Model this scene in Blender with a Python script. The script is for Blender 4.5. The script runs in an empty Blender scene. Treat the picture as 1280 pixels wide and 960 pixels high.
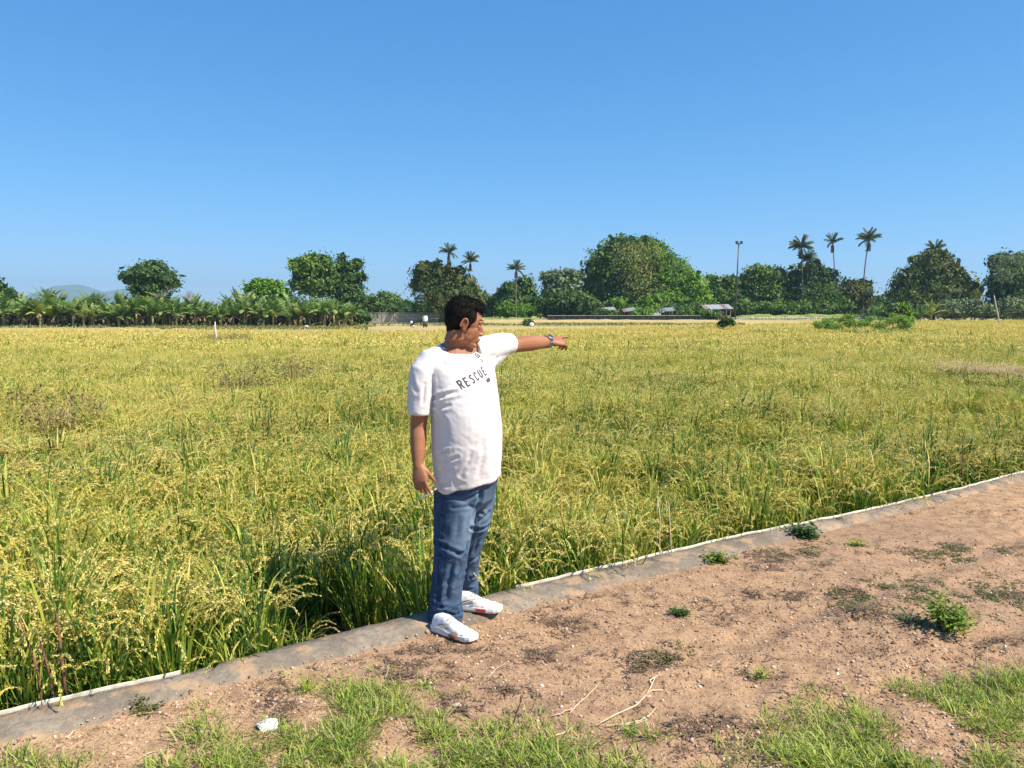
import bpy, bmesh, math, random
import numpy as np
from mathutils import Vector, Matrix
from mathutils.bvhtree import BVHTree

random.seed(7); rng = np.random.default_rng(11)
scene = bpy.context.scene
col = scene.collection
PI = math.pi

# ------------------------------------------------------------------ camera
FOC = 1000.0                       # focal length in photo pixels (1280 wide)
CAM_H = 1.58
PITCH = math.atan(89.0 / FOC)
cd = bpy.data.cameras.new('camera'); cam = bpy.data.objects.new('camera', cd); col.objects.link(cam)
cd.sensor_width = 36.0; cd.lens = 36.0 * FOC / 1280.0
cd.clip_start = 0.1; cd.clip_end = 20000
cam.location = (0, 0, CAM_H); cam.rotation_euler = (PI / 2 - PITCH, 0, 0)
scene.camera = cam

# ------------------------------------------------------------------ sky, sun, exposure
SUN_EL = math.radians(50); SUN_AZ = math.radians(114)     # azimuth clockwise from +Y
S_DIR = Vector((math.sin(SUN_AZ) * math.cos(SUN_EL), math.cos(SUN_AZ) * math.cos(SUN_EL), math.sin(SUN_EL)))
w = bpy.data.worlds.new('World'); scene.world = w; w.use_nodes = True
wt = w.node_tree; bg = wt.nodes['Background']
sky = wt.nodes.new('ShaderNodeTexSky'); sky.sky_type = 'NISHITA'; sky.sun_disc = False
sky.sun_elevation = SUN_EL; sky.sun_rotation = SUN_AZ; sky.altitude = 0
sky.air_density = 0.6; sky.dust_density = 0.0; sky.ozone_density = 5.0
sp_ = wt.nodes.new('ShaderNodeSeparateColor'); cb_ = wt.nodes.new('ShaderNodeCombineColor'); wt.links.new(sky.outputs[0], sp_.inputs[0])
for i_, (pw_, k_) in enumerate(((1.26, .43), (.72, 1.15), (.52, 2.08))):      # the camera's own rendering of that sky, channel by channel
    m1 = wt.nodes.new('ShaderNodeMath'); m1.operation = 'POWER'; m1.inputs[1].default_value = pw_; wt.links.new(sp_.outputs[i_], m1.inputs[0])
    m2 = wt.nodes.new('ShaderNodeMath'); m2.operation = 'MULTIPLY'; m2.inputs[1].default_value = k_; wt.links.new(m1.outputs[0], m2.inputs[0]); wt.links.new(m2.outputs[0], cb_.inputs[i_])
wt.links.new(cb_.outputs[0], bg.inputs['Color'])
bg.inputs['Strength'].default_value = 0.115
sl = bpy.data.lights.new('sun', 'SUN'); sun = bpy.data.objects.new('sun', sl); col.objects.link(sun)
sl.energy = 5.0; sl.angle = math.radians(0.5); sl.color = (1.0, 0.90, 0.74)
sun.rotation_euler = S_DIR.to_track_quat('Z', 'Y').to_euler(); sun.location = (20, -10, 30)
scene.view_settings.view_transform = 'Standard'; scene.view_settings.look = 'None'
scene.view_settings.exposure = 0.80; scene.view_settings.gamma = 1.0
scene.render.engine = 'CYCLES'
scene.cycles.max_bounces = 6; scene.cycles.diffuse_bounces = 2; scene.cycles.glossy_bounces = 2
scene.cycles.transmission_bounces = 4; scene.cycles.transparent_max_bounces = 6; scene.cycles.volume_bounces = 0
scene.cycles.sample_clamp_indirect = 8

# ------------------------------------------------------------------ helpers
def ray(px, py):
    u = (px - 640) / FOC; v = (480 - py) / FOC
    c, s = math.cos(PITCH), math.sin(PITCH)
    return Vector((u, c + v * s, -s + v * c))
def gp(px, py, z=0.0):                 # photo pixel -> point on the plane z
    r = ray(px, py); t = (z - CAM_H) / r.z
    return Vector((0, 0, CAM_H)) + r * t
def dp(px, py, Y):                     # photo pixel -> point at depth Y
    r = ray(px, py); t = Y / r.y
    return Vector((0, 0, CAM_H)) + r * t

def _h(ix, iy, iz, seed):
    n = (ix * 374761393 + iy * 668265263 + iz * 2147483647 + seed * 974634777) & 0xFFFFFFFF
    n = ((n ^ (n >> 13)) * 1274126177) & 0xFFFFFFFF
    return ((n ^ (n >> 16)) & 0xFFFF) / 65535.0
def vnoise(x, y, z=0.0, seed=0):
    x, y, z = np.broadcast_arrays(np.asarray(x, float), np.asarray(y, float), np.asarray(z, float))
    ix, iy, iz = np.floor(x).astype(np.int64), np.floor(y).astype(np.int64), np.floor(z).astype(np.int64)
    fx, fy, fz = x - ix, y - iy, z - iz
    fx, fy, fz = [f * f * (3 - 2 * f) for f in (fx, fy, fz)]
    r = 0
    for a in (0, 1):
        for b in (0, 1):
            for c in (0, 1):
                wgt = (fx if a else 1 - fx) * (fy if b else 1 - fy) * (fz if c else 1 - fz)
                r = r + wgt * _h(ix + a, iy + b, iz + c, seed)
    return r * 2 - 1
def fbm(x, y, z=0.0, oct=4, seed=0, gain=0.5):
    r = 0; a = 1.0; f = 1.0; t = 0
    for i in range(oct):
        r = r + a * vnoise(x * f, y * f, np.asarray(z) * f, seed + i * 17); t += a; a *= gain; f *= 2.03
    return r / t

class MB:
    """collects pieces and links them as one mesh object"""
    def __init__(s): s.v = []; s.f = []; s.t = []; s.m = []; s.n = 0
    def add(s, v, f, tint=0.5, mi=0):
        v = np.asarray(v, float).reshape(-1, 3); f = np.asarray(f, np.int64)
        s.v.append(v); s.f.append(f + s.n); s.n += len(v)
        s.t.append(np.broadcast_to(np.asarray(tint, float), (len(f),))); s.m.append(np.full(len(f), mi))
    def xf(s, fn): s.v = [fn(v) for v in s.v]; return s
    def quads(s, Q, tint=0.5, mi=0):
        Q = np.asarray(Q, float); n = len(Q)
        s.add(Q.reshape(-1, 3), np.arange(4 * n).reshape(n, 4), tint, mi)
    def loft(s, rings, tint=0.5, mi=0, caps=True, closed=True):
        R = np.asarray(rings, float); k, n = R.shape[:2]
        v = R.reshape(-1, 3); i = np.arange(k - 1)[:, None]; m = n if closed else n - 1
        j = np.arange(m)[None, :]; j2 = (j + 1) % n
        f = np.stack([i * n + j, i * n + j2, (i + 1) * n + j2, (i + 1) * n + j], -1).reshape(-1, 4)
        s.add(v, f, tint, mi)
        if caps:
            for r, o in ((R[0], -1), (R[-1], 1)):
                c = r.mean(0); vv = np.vstack([r, c[None]])
                a = np.arange(n); b = (a + 1) % n
                ff = np.stack([a, b, np.full(n, n)], -1) if o > 0 else np.stack([b, a, np.full(n, n)], -1)
                s.add(vv, ff, tint, mi)
    def tube(s, pts, rad, n=8, tint=0.5, mi=0, caps=True, up=None, flat=1.0):
        P = np.asarray([tuple(p) for p in pts], float); rad = np.broadcast_to(np.asarray(rad, float), (len(P),))
        T = np.gradient(P, axis=0); T /= (np.linalg.norm(T, axis=1, keepdims=True) + 1e-9)
        U0 = np.array(up if up is not None else ((0, 0, 1) if abs(T[0][2]) < .9 else (1, 0, 0)), float)
        a = np.arange(n) * 2 * PI / n; rings = []
        for p, t, r in zip(P, T, rad):
            u = U0 - t * U0.dot(t); u /= (np.linalg.norm(u) + 1e-9); U0 = u if up is None else U0
            q = np.cross(t, u)
            rings.append(p + r * (np.cos(a)[:, None] * u * flat + np.sin(a)[:, None] * q))
        s.loft(rings, tint, mi, caps)
    def ell(s, c, r, rot=None, n=16, k=10, tint=0.5, mi=0):
        c = np.asarray(tuple(c), float); r = np.broadcast_to(np.asarray(r, float), (3,))
        th = np.linspace(0.02, PI - 0.02, k); a = np.arange(n) * 2 * PI / n
        V = np.stack([np.sin(th)[:, None] * np.cos(a), np.sin(th)[:, None] * np.sin(a), -np.cos(th)[:, None] * np.ones(n)], -1) * r
        if rot is not None: V = V @ np.asarray(rot, float).T
        s.loft(V + c, tint, mi)
    def box(s, c, d, rz=0.0, tint=0.5, mi=0):
        x, y, z = np.asarray(d, float) / 2
        v = np.array([[-x, -y, -z], [x, -y, -z], [x, y, -z], [-x, y, -z], [-x, -y, z], [x, -y, z], [x, y, z], [-x, y, z]])
        ca, sa = math.cos(rz), math.sin(rz); v = v @ np.array([[ca, sa, 0], [-sa, ca, 0], [0, 0, 1]]) + np.asarray(tuple(c))
        s.add(v, [[0, 3, 2, 1], [4, 5, 6, 7], [0, 1, 5, 4], [1, 2, 6, 5], [2, 3, 7, 6], [3, 0, 4, 7]], tint, mi)
    def mesh(s, name, mats, smooth=False):
        me = bpy.data.meshes.new(name)
        V = np.vstack(s.v); sizes = np.concatenate([np.full(len(f), f.shape[1]) for f in s.f])
        loops = np.concatenate([f.reshape(-1) for f in s.f]); starts = np.concatenate([[0], np.cumsum(sizes)[:-1]])
        me.vertices.add(len(V)); me.vertices.foreach_set('co', V.reshape(-1))
        me.loops.add(len(loops)); me.loops.foreach_set('vertex_index', loops.astype(np.int32))
        me.polygons.add(len(sizes)); me.polygons.foreach_set('loop_start', starts.astype(np.int32))
        me.polygons.foreach_set('material_index', np.concatenate(s.m).astype(np.int32))
        at = me.attributes.new('tint', 'FLOAT', 'FACE'); at.data.foreach_set('value', np.concatenate(s.t).astype(np.float32))
        for m in (mats if isinstance(mats, (list, tuple)) else [mats]): me.materials.append(m)
        me.update(calc_edges=True); me.validate()
        if len(V) < 8000:
            bm = bmesh.new(); bm.from_mesh(me); bmesh.ops.remove_doubles(bm, verts=bm.verts, dist=1e-6); bm.to_mesh(me); bm.free()
        me.polygons.foreach_set('use_smooth', np.full(len(me.polygons), bool(smooth)))
        return me
    def build(s, name, mats, parent=None, smooth=False, **props):
        o = bpy.data.objects.new(name, s.mesh(name, mats, smooth)); col.objects.link(o)
        if parent is not None: o.parent = parent
        for k, x in props.items(): o[k] = x
        return o

def thing(name, label, cat, loc=(0, 0, 0), rz=0.0, group=None):
    o = bpy.data.objects.new(name, None); col.objects.link(o)
    o.location = loc; o.rotation_euler = (0, 0, rz); o.empty_display_size = .1
    o['label'] = label; o['category'] = cat
    if group: o['group'] = group
    return o
def tag(o, label, cat, group=None):
    o['label'] = label; o['category'] = cat
    if group: o['group'] = group
    return o
def copy_tree(o, parent=None):
    c = o.copy(); col.objects.link(c); c.parent = parent
    for ch in list(o.children): copy_tree(ch, c)
    return c

def remeshed(mb, voxel, smooth=4, fac=0.5):
    """union of closed pieces grown into one continuous skin; returns verts, quads, normals"""
    me = mb.mesh('tmp', []); o = bpy.data.objects.new('tmp', me); col.objects.link(o)
    m = o.modifiers.new('r', 'REMESH'); m.mode = 'VOXEL'; m.voxel_size = voxel
    if smooth:
        k = o.modifiers.new('s', 'SMOOTH'); k.factor = fac; k.iterations = smooth
    dg = bpy.context.evaluated_depsgraph_get(); r = bpy.data.meshes.new_from_object(o.evaluated_get(dg))
    V = np.empty(len(r.vertices) * 3); r.vertices.foreach_get('co', V); V = V.reshape(-1, 3)
    Nn = np.empty(len(r.vertices) * 3); r.vertices.foreach_get('normal', Nn); Nn = Nn.reshape(-1, 3)
    F = np.empty(len(r.loops), np.int32); r.loops.foreach_get('vertex_index', F)
    F = F.reshape(-1, 4) if len(F) == 4 * len(r.polygons) else np.array([list(p.vertices) for p in r.polygons])
    bpy.data.objects.remove(o); bpy.data.meshes.remove(me); bpy.data.meshes.remove(r)
    return V, F, Nn

# blades: a batch of curved ribbons
def ribbons(base, az, length, th0, bend, width, segs=4, power=1.5, taper=None, twist=None):
    n = len(base); base = np.asarray(base, float)
    t = np.linspace(0, 1, segs + 1)
    th = th0[:, None] - bend[:, None] * (t[None] ** power)
    d = np.stack([np.cos(th) * np.cos(az)[:, None], np.cos(th) * np.sin(az)[:, None], np.sin(th)], -1)
    step = (length / segs)[:, None, None] * (d[:, :-1] + d[:, 1:]) / 2
    P = np.concatenate([base[:, None], base[:, None] + np.cumsum(step, 1)], 1)
    tw = np.zeros(n) if twist is None else twist
    side = np.stack([-np.sin(az + tw), np.cos(az + tw), np.zeros(n)], -1)[:, None]
    prof = np.interp(t, [0, .35, .7, 1], [.6, 1, .8, .06]) if taper is None else np.interp(t, *taper)
    wd = (width[:, None] * prof[None] / 2)[..., None]
    return np.stack([P - side * wd, P + side * wd], 2), P      # (n, segs+1, 2, 3)
def add_ribbons(mb, R, tint, mi=0):
    n, k = R.shape[:2]
    v = R.reshape(-1, 3); b = (np.arange(n) * k * 2)[:, None]; i = np.arange(k - 1)[None] * 2
    f = np.stack([b + i, b + i + 1, b + i + 3, b + i + 2], -1).reshape(-1, 4)
    mb.add(v, f, np.repeat(np.broadcast_to(tint, (n,)), k - 1), mi)

# ------------------------------------------------------------------ node helpers
class NT:
    def __init__(s, name):
        s.m = bpy.data.materials.new(name); s.m.use_nodes = True; s.t = s.m.node_tree; s.t.nodes.clear()
        s.out = s.t.nodes.new('ShaderNodeOutputMaterial')
    def n(s, typ, **kw):
        nd = s.t.nodes.new(typ)
        for k, v in kw.items():
            if k[:2] == 'i_':
                key = k[2:].replace('_', ' '); key = int(key) if key.isdigit() else key
                if hasattr(v, 'is_output') : s.t.links.new(v, nd.inputs[key])
                else: nd.inputs[key].default_value = v
            else: setattr(nd, k, v)
        return nd
    def math(s, op, a, b=0.0, clamp=False):
        nd = s.n('ShaderNodeMath', operation=op, use_clamp=clamp)
        for i, v in enumerate((a, b)):
            if hasattr(v, 'is_output'): s.t.links.new(v, nd.inputs[i])
            else: nd.inputs[i].default_value = v
        return nd.outputs[0]
    def noise(s, scale, detail=4, rough=.5, vec=None, dim='3D'):
        nd = s.n('ShaderNodeTexNoise', i_Scale=scale, i_Detail=detail, i_Roughness=rough)
        if vec is not None: s.t.links.new(vec, nd.inputs['Vector'])
        return nd.outputs[0]
    def ramp(s, fac, stops, interp='LINEAR'):
        nd = s.n('ShaderNodeValToRGB'); cr = nd.color_ramp; cr.interpolation = interp
        while len(cr.elements) < len(stops): cr.elements.new(0.5)
        for e, (p, c) in zip(cr.elements, stops): e.position = p; e.color = (c, c, c, 1) if not isinstance(c, tuple) else (*c, 1)
        s.t.links.new(fac, nd.inputs[0]); return nd.outputs[0]
    def mix(s, fac, a, b, bt='MIX'):
        nd = s.n('ShaderNodeMix', data_type='RGBA', blend_type=bt, clamp_factor=True)
        for i, v in ((0, fac), (6, a), (7, b)):
            if hasattr(v, 'is_output'): s.t.links.new(v, nd.inputs[i])
            else: nd.inputs[i].default_value = v if i == 0 else (*v, 1)
        return nd.outputs[2]
    def pos(s): return s.n('ShaderNodeNewGeometry').outputs['Position']
    def obj(s): return s.n('ShaderNodeTexCoord').outputs['Object']
    def attr(s, name): return s.n('ShaderNodeAttribute', attribute_name=name).outputs['Fac']
    def bump(s, h, dist=.01, strength=1.0):
        return s.n('ShaderNodeBump', i_Height=h, i_Distance=dist, i_Strength=strength).outputs[0]
    def bsdf(s, color, rough=.8, normal=None, spec=.3, **kw):
        b = s.n('ShaderNodeBsdfPrincipled')
        b.inputs['Specular IOR Level'].default_value = spec
        for k, v in (('Base Color', color), ('Roughness', rough), ('Normal', normal)):
            if v is None: continue
            if hasattr(v, 'is_output'): s.t.links.new(v, b.inputs[k])
            else: b.inputs[k].default_value = (*v, 1) if k == 'Base Color' else v
        for k, v in kw.items(): b.inputs[k.replace('_', ' ')].default_value = v
        return b.outputs[0]
    def done(s, sh):
        s.t.links.new(sh, s.out.inputs[0]); return s.m
    def leaf(s, color, trans=.35, rough=.55, spec=.3):
        b = s.bsdf(color, rough, spec=spec)
        tc = s.mix(1.0, color, (1.0, 1.0, .55), 'MULTIPLY')
        tr = s.n('ShaderNodeBsdfTranslucent'); s.t.links.new(tc, tr.inputs[0])
        mx = s.n('ShaderNodeMixShader', i_0=trans); s.t.links.new(b, mx.inputs[1]); s.t.links.new(tr.outputs[0], mx.inputs[2])
        return s.done(mx.outputs[0])

def simple(name, c, rough=.7, var=.25, scale=8.0, spec=.3, bump=0.0, **kw):
    t = NT(name); n = t.noise(scale, 5, .6, t.obj())
    cc = t.mix(t.ramp(n, [(.3, 0.0), (.7, 1.0)]), tuple(x * (1 - var) for x in c), tuple(min(1, x * (1 + var)) for x in c))
    return t.done(t.bsdf(cc, rough, t.bump(n, bump) if bump else None, spec, **kw))
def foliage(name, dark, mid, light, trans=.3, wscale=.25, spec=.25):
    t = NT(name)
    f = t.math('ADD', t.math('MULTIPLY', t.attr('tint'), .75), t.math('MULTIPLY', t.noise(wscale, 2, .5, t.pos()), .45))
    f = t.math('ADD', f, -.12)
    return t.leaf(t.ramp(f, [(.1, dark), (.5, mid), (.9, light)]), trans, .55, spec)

MT = {}
MT['trunk'] = simple('bark', (.16, .12, .09), .9, .4, 3, bump=.02)
MT['palm_trunk'] = simple('palm_bark', (.2, .17, .14), .9, .3, 2)
MT['grey_wood'] = simple('weathered_wood', (.3, .26, .21), .85, .3, 6)
MT['pale_wood'] = simple('pale_bare_wood', (.55, .47, .36), .85, .2, 6)
MT['tin'] = simple('weathered_tin', (.42, .42, .42), .5, .3, 1.2, spec=.5)
MT['tin_rust'] = simple('rusty_tin', (.3, .22, .17), .7, .4, 1.2)
MT['brick'] = simple('red_brick', (.38, .19, .12), .9, .3, 3)
MT['dark_cloth'] = simple('dark_cloth', (.03, .03, .035), .9, .3, 3)
MT['white_cloth'] = simple('white_cloth', (.78, .77, .74), .9, .05, 5)
MT['dark_metal'] = simple('dark_metal', (.05, .05, .05), .5, .3, 5, spec=.5)
MT['net'] = simple('black_net', (.035, .04, .032), .9, .4, .6)
MT['pale_post'] = simple('pale_painted_post', (.62, .5, .42), .7, .15, 5)
# ================================================================== GROUND, BANK, KERB
FIELD_Z = -0.38
back_px = [(0, 892), (75, 876), (150, 859), (232, 840), (319, 816), (431, 789), (480, 777), (536, 762), (602, 745), (643, 735), (720, 718),
           (800, 699), (912, 673), (960, 663), (1070, 641), (1140, 625), (1200, 611), (1280, 590)]
front_px = [(0, 932), (94, 904), (187, 877), (262, 857), (375, 827), (480, 802), (560, 783), (630, 761), (671, 748), (720, 738), (800, 718),
            (875, 701), (950, 680), (1035, 660), (1140, 634), (1200, 619), (1280, 597)]
bk = np.array([tuple(gp(x, y, .025))[:2] for x, y in back_px]); fr = np.array([tuple(gp(x, y, .01))[:2] for x, y in front_px])
def ext(a):
    s0 = (a[2] - a[0]) / (a[2][0] - a[0][0]); s1 = (a[-1] - a[-4]) / (a[-1][0] - a[-4][0])
    return np.vstack([a[0] - s0 * 9, a, a[-1] + s1 * 24])
bk, fr = ext(bk), ext(fr)
def sm(a, x): # smoothed curve y(x)
    return sum(np.interp(x + d, a[:, 0], a[:, 1]) * wg for d, wg in ((-.16, .2), (0, .6), (.16, .2)))
KB = lambda x: sm(bk, x)
KF = lambda x: sm(fr, x) - .012 * fbm(np.asarray(x) * 5, 0, seed=5)

def in_px(x, y, z=0.0):   # world ground point -> photo pixel (numpy)
    c, s = math.cos(PITCH), math.sin(PITCH); dz = z - CAM_H
    dep = y * c - dz * s; up = y * s + dz * c
    return 640 + FOC * x / dep, 480 - FOC * up / dep

def dirt_h(x, y):
    x = np.asarray(x, float); y = np.asarray(y, float)
    h = .036 * fbm(x * .9, y * .9, seed=1, oct=3) + .016 * fbm(x * 4, y * 4, seed=2, oct=3)
    r = fbm(x * 16, y * 16, seed=3, oct=3)
    rough = np.clip(.55 + 1.1 * fbm(x * 1.3 + 7, y * 1.3, seed=9, oct=2), .12, 1.2)
    h = h + rough * (.017 * r + .022 * np.clip(fbm(x * 26, y * 26, seed=4, oct=2) - .22, 0, 1))
    dd_ = KF(x) - y + .12 * vnoise(x * .6, 1.5, seed=12)
    h = h - .016 * np.exp(-((dd_ - 1.05) / .09) ** 2) - .014 * np.exp(-((dd_ - 1.9) / .11) ** 2) + .008 * np.exp(-((dd_ - 1.25) / .07) ** 2)
    d = KF(x) - y                                  # distance to the kerb's front edge
    return h * np.clip(d / .5, .22, 1) - .006

def nonuni(lo, a, b, hi, fine, coarse):
    return np.concatenate([np.arange(lo, a, coarse), np.arange(a, b, fine), np.arange(b, hi, coarse)])

def ground_materials():
    # far ground: stubble and grass strips
    t = NT('field_ground'); p = t.pos()
    mp = t.n('ShaderNodeMapping', i_Scale=(.012, .07, 1)); t.t.links.new(p, mp.inputs[0])
    n1 = t.noise(1.0, 5, .6, mp.outputs[0]); n2 = t.noise(.8, 4, .6, p)
    c = t.ramp(n1, [(.34, (.17, .21, .045)), (.45, (.36, .29, .11)), (.56, (.50, .38, .19)), (.7, (.34, .27, .10))])
    c = t.mix(t.math('MULTIPLY', n2, .5), c, (.26, .23, .08))
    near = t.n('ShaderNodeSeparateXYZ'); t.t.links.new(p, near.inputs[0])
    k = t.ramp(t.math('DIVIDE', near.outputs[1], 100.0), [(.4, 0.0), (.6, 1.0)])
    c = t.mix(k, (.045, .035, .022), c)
    MT['ground'] = t.done(t.bsdf(c, .95, t.bump(n2, .05)))
    # reddish dirt bank
    t = NT('red_dirt'); p = t.pos()
    a = t.noise(.55, 4, .55, p); b = t.noise(9, 6, .65, p); f = t.noise(70, 4, .7, p)
    sx = t.n('ShaderNodeSeparateXYZ'); t.t.links.new(p, sx.inputs[0])
    c = t.mix(t.ramp(a, [(.4, 0.0), (.62, 1.0)]), (.44, .285, .165), (.37, .24, .15))
    c = t.mix(t.ramp(t.math('MULTIPLY', t.math('ADD', sx.outputs[0], 2.2), .5, True), [(.0, 1.0), (1, 0.0)]), c, (.52, .35, .20))
    c = t.mix(t.math('MULTIPLY', t.ramp(b, [(.46, 0.0), (.66, 1.0)]), .7), c, (.19, .11, .07))
    c = t.mix(t.math('MULTIPLY', t.ramp(f, [(.52, 0.0), (.62, 1.0)]), .8), c, (.16, .095, .06))
    v = t.n('ShaderNodeTexVoronoi', i_Scale=95.0); t.t.links.new(p, v.inputs['Vector'])
    c = t.mix(t.math('MULTIPLY', t.ramp(v.outputs['Distance'], [(.16, 1.0), (.26, 0.0)]), t.ramp(v.outputs['Color'], [(.68, 0.0), (.72, .6)])), c, (.62, .45, .33))
    hh = t.math('ADD', t.math('MULTIPLY', b, .7), t.math('MULTIPLY', f, .4))
    MT['dirt'] = t.done(t.bsdf(c, .95, t.bump(hh, .02, 1.0), .15))
    # concrete
    t = NT('old_concrete'); p = t.pos()
    a = t.noise(2.2, 5, .6, p); b = t.noise(30, 5, .7, p); s_ = t.noise(7, 3, .6, p)
    c = t.ramp(a, [(.32, (.15, .12, .09)), (.5, (.235, .195, .15)), (.68, (.34, .29, .225))])
    c = t.mix(t.ramp(b, [(.4, .0), (.7, .75)]), c, (.13, .112, .095))
    c = t.mix(t.ramp(s_, [(.50, 0.0), (.62, .75)]), c, (.42, .28, .17))
    MT['concrete'] = t.done(t.bsdf(c, .9, t.bump(t.math('ADD', b, t.math('MULTIPLY', a, 2.0)), .012), .2))
    t = NT('pale_mortar'); n = t.noise(14, 4, .6, t.pos())
    MT['mortar'] = t.done(t.bsdf(t.ramp(n, [(.3, (.42, .38, .31)), (.62, (.70, .66, .56))]), .85, t.bump(n, .006), .2))
ground_materials()

# one ground sheet to the horizon
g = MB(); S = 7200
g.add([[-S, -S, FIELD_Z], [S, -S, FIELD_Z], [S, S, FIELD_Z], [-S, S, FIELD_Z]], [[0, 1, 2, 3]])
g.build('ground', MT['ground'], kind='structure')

# dirt bank on the near side of the kerb
X = nonuni(-9, -2.6, 5.4, 26, .02, .35); Yv = nonuni(-6, 2.3, 8.2, 24, .02, .35)
GX, GY = np.meshgrid(X, Yv); front = KF(GX) + .035
keep_v = GY <= front
Z = dirt_h(GX, np.minimum(GY, front)); GYc = np.minimum(GY, front)
idx = np.arange(GX.size).reshape(GX.shape)
q = np.stack([idx[:-1, :-1], idx[:-1, 1:], idx[1:, 1:], idx[1:, :-1]], -1).reshape(-1, 4)
ok = keep_v.reshape(-1)[q].any(1)
g = MB(); g.add(np.stack([GX, GYc, Z], -1), q[ok])
g.build('dirt_bank', MT['dirt'], smooth=True, kind='structure')

# concrete kerb along the field
xs = np.concatenate([np.arange(-9, -2.6, .25), np.arange(-2.6, 5.4, .02), np.arange(5.4, 26, .3)])
yb, yf = KB(xs), KF(xs) - .03
rings = []
for u, zz in ((0, FIELD_Z - .1), (0, .012), (.03, .024), (.3, .026), (.6, .022), (.85, .014), (1.0, -.004), (1.06, -.06)):
    yy = yb + (yf - yb) * u
    jit = -.016 * np.clip(fbm(xs * 5, u * 2.5, seed=45, oct=3) - .30, 0, .5) * (u > .25) - .012 * (np.abs((xs + .37) % 1.9 - .95) < .012) + .006 * fbm(xs * 9, u * 3 + 3, seed=21) + .004 * fbm(xs * 33, u * 9, seed=22)
    jf = (.034 * np.minimum(0, fbm(xs * 6, 8, seed=41) + .15) + .020 * fbm(xs * 12, 4, seed=27) if u > .9 else 0)
    rings.append(np.stack([xs, yy + (jit * .7 if zz > -.1 else 0) + jf, np.full_like(xs, zz) + (jit if zz > -.1 else 0)], -1))
g = MB(); R = np.array(rings).transpose(1, 0, 2); g.loft(R, caps=False, closed=False)
kerb = g.build('kerb', MT['concrete'], smooth=True, kind='structure')
def rim(x0, x1):
    m = xs[(xs >= x0) & (xs <= x1)]; y = KB(m); g = MB()
    wv = .0035 + .006 * fbm(m * 7, 1, seed=31)
    wv = wv * np.clip(np.minimum(m - m[0], m[-1] - m) / .22, .15, 1) * np.where(fbm(m * 2.2, 5, seed=33, oct=2) > .16, .25, 1)
    P = []
    for a in np.arange(8) * 2 * PI / 8:
        P.append(np.stack([m, y + .008 + wv * math.cos(a) * 1.3, .026 + .011 * math.sin(a) + .006 * fbm(m * 9, 3, seed=21)], -1))
    g.loft(np.array(P).transpose(1, 0, 2)[:, ::-1]); return g.build('kerb_rim', MT['mortar'], kerb, smooth=True)
rim(bk[0][0], gp(236, 839).x); rim(gp(642, 735).x, bk[-1][0])

# ------------------------------------------------------------------ scatter through geometry nodes
def scatter(name, pts, rot, scl, var, meshes, **props):
    """one object of countless small pieces, instanced on its own points"""
    c = bpy.data.collections.new(name + '_pieces')
    for i, me in enumerate(meshes):
        o = bpy.data.objects.new('%s_piece_%02d' % (name, i), me); c.objects.link(o)
    me = bpy.data.meshes.new(name); pts = np.asarray(pts, float); n = len(pts)
    me.vertices.add(n); me.vertices.foreach_set('co', pts.reshape(-1))
    a = me.attributes.new('rot', 'FLOAT_VECTOR', 'POINT'); a.data.foreach_set('vector', np.asarray(rot, np.float32).reshape(-1))
    a = me.attributes.new('scl', 'FLOAT_VECTOR', 'POINT'); a.data.foreach_set('vector', np.asarray(scl, np.float32).reshape(-1))
    a = me.attributes.new('var', 'INT', 'POINT'); a.data.foreach_set('value', np.asarray(var, np.int32))
    ng = bpy.data.node_groups.new(name, 'GeometryNodeTree')
    ng.interface.new_socket('Geometry', in_out='INPUT', socket_type='NodeSocketGeometry')
    ng.interface.new_socket('Geometry', in_out='OUTPUT', socket_type='NodeSocketGeometry')
    N = ng.nodes; L = ng.links
    gi = N.new('NodeGroupInput'); go = N.new('NodeGroupOutput'); ip = N.new('GeometryNodeInstanceOnPoints')
    ci = N.new('GeometryNodeCollectionInfo'); ci.inputs['Collection'].default_value = c
    ci.inputs['Separate Children'].default_value = True; ci.inputs['Reset Children'].default_value = True
    def na(nm, dt):
        k = N.new('GeometryNodeInputNamedAttribute'); k.data_type = dt; k.inputs['Name'].default_value = nm; return k.outputs[0]
    er = N.new('FunctionNodeEulerToRotation')
    L.new(na('rot', 'FLOAT_VECTOR'), er.inputs[0])
    L.new(gi.outputs[0], ip.inputs['Points']); L.new(ci.outputs[0], ip.inputs['Instance'])
    ip.inputs['Pick Instance'].default_value = True
    L.new(na('var', 'INT'), ip.inputs['Instance Index']); L.new(er.outputs[0], ip.inputs['Rotation'])
    L.new(na('scl', 'FLOAT_VECTOR'), ip.inputs['Scale']); L.new(ip.outputs[0], go.inputs[0])
    o = bpy.data.objects.new(name, me); col.objects.link(o)
    md = o.modifiers.new('scatter', 'NODES'); md.node_group = ng
    o['kind'] = 'stuff'
    for k, v in props.items(): o[k] = v
    return o

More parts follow.
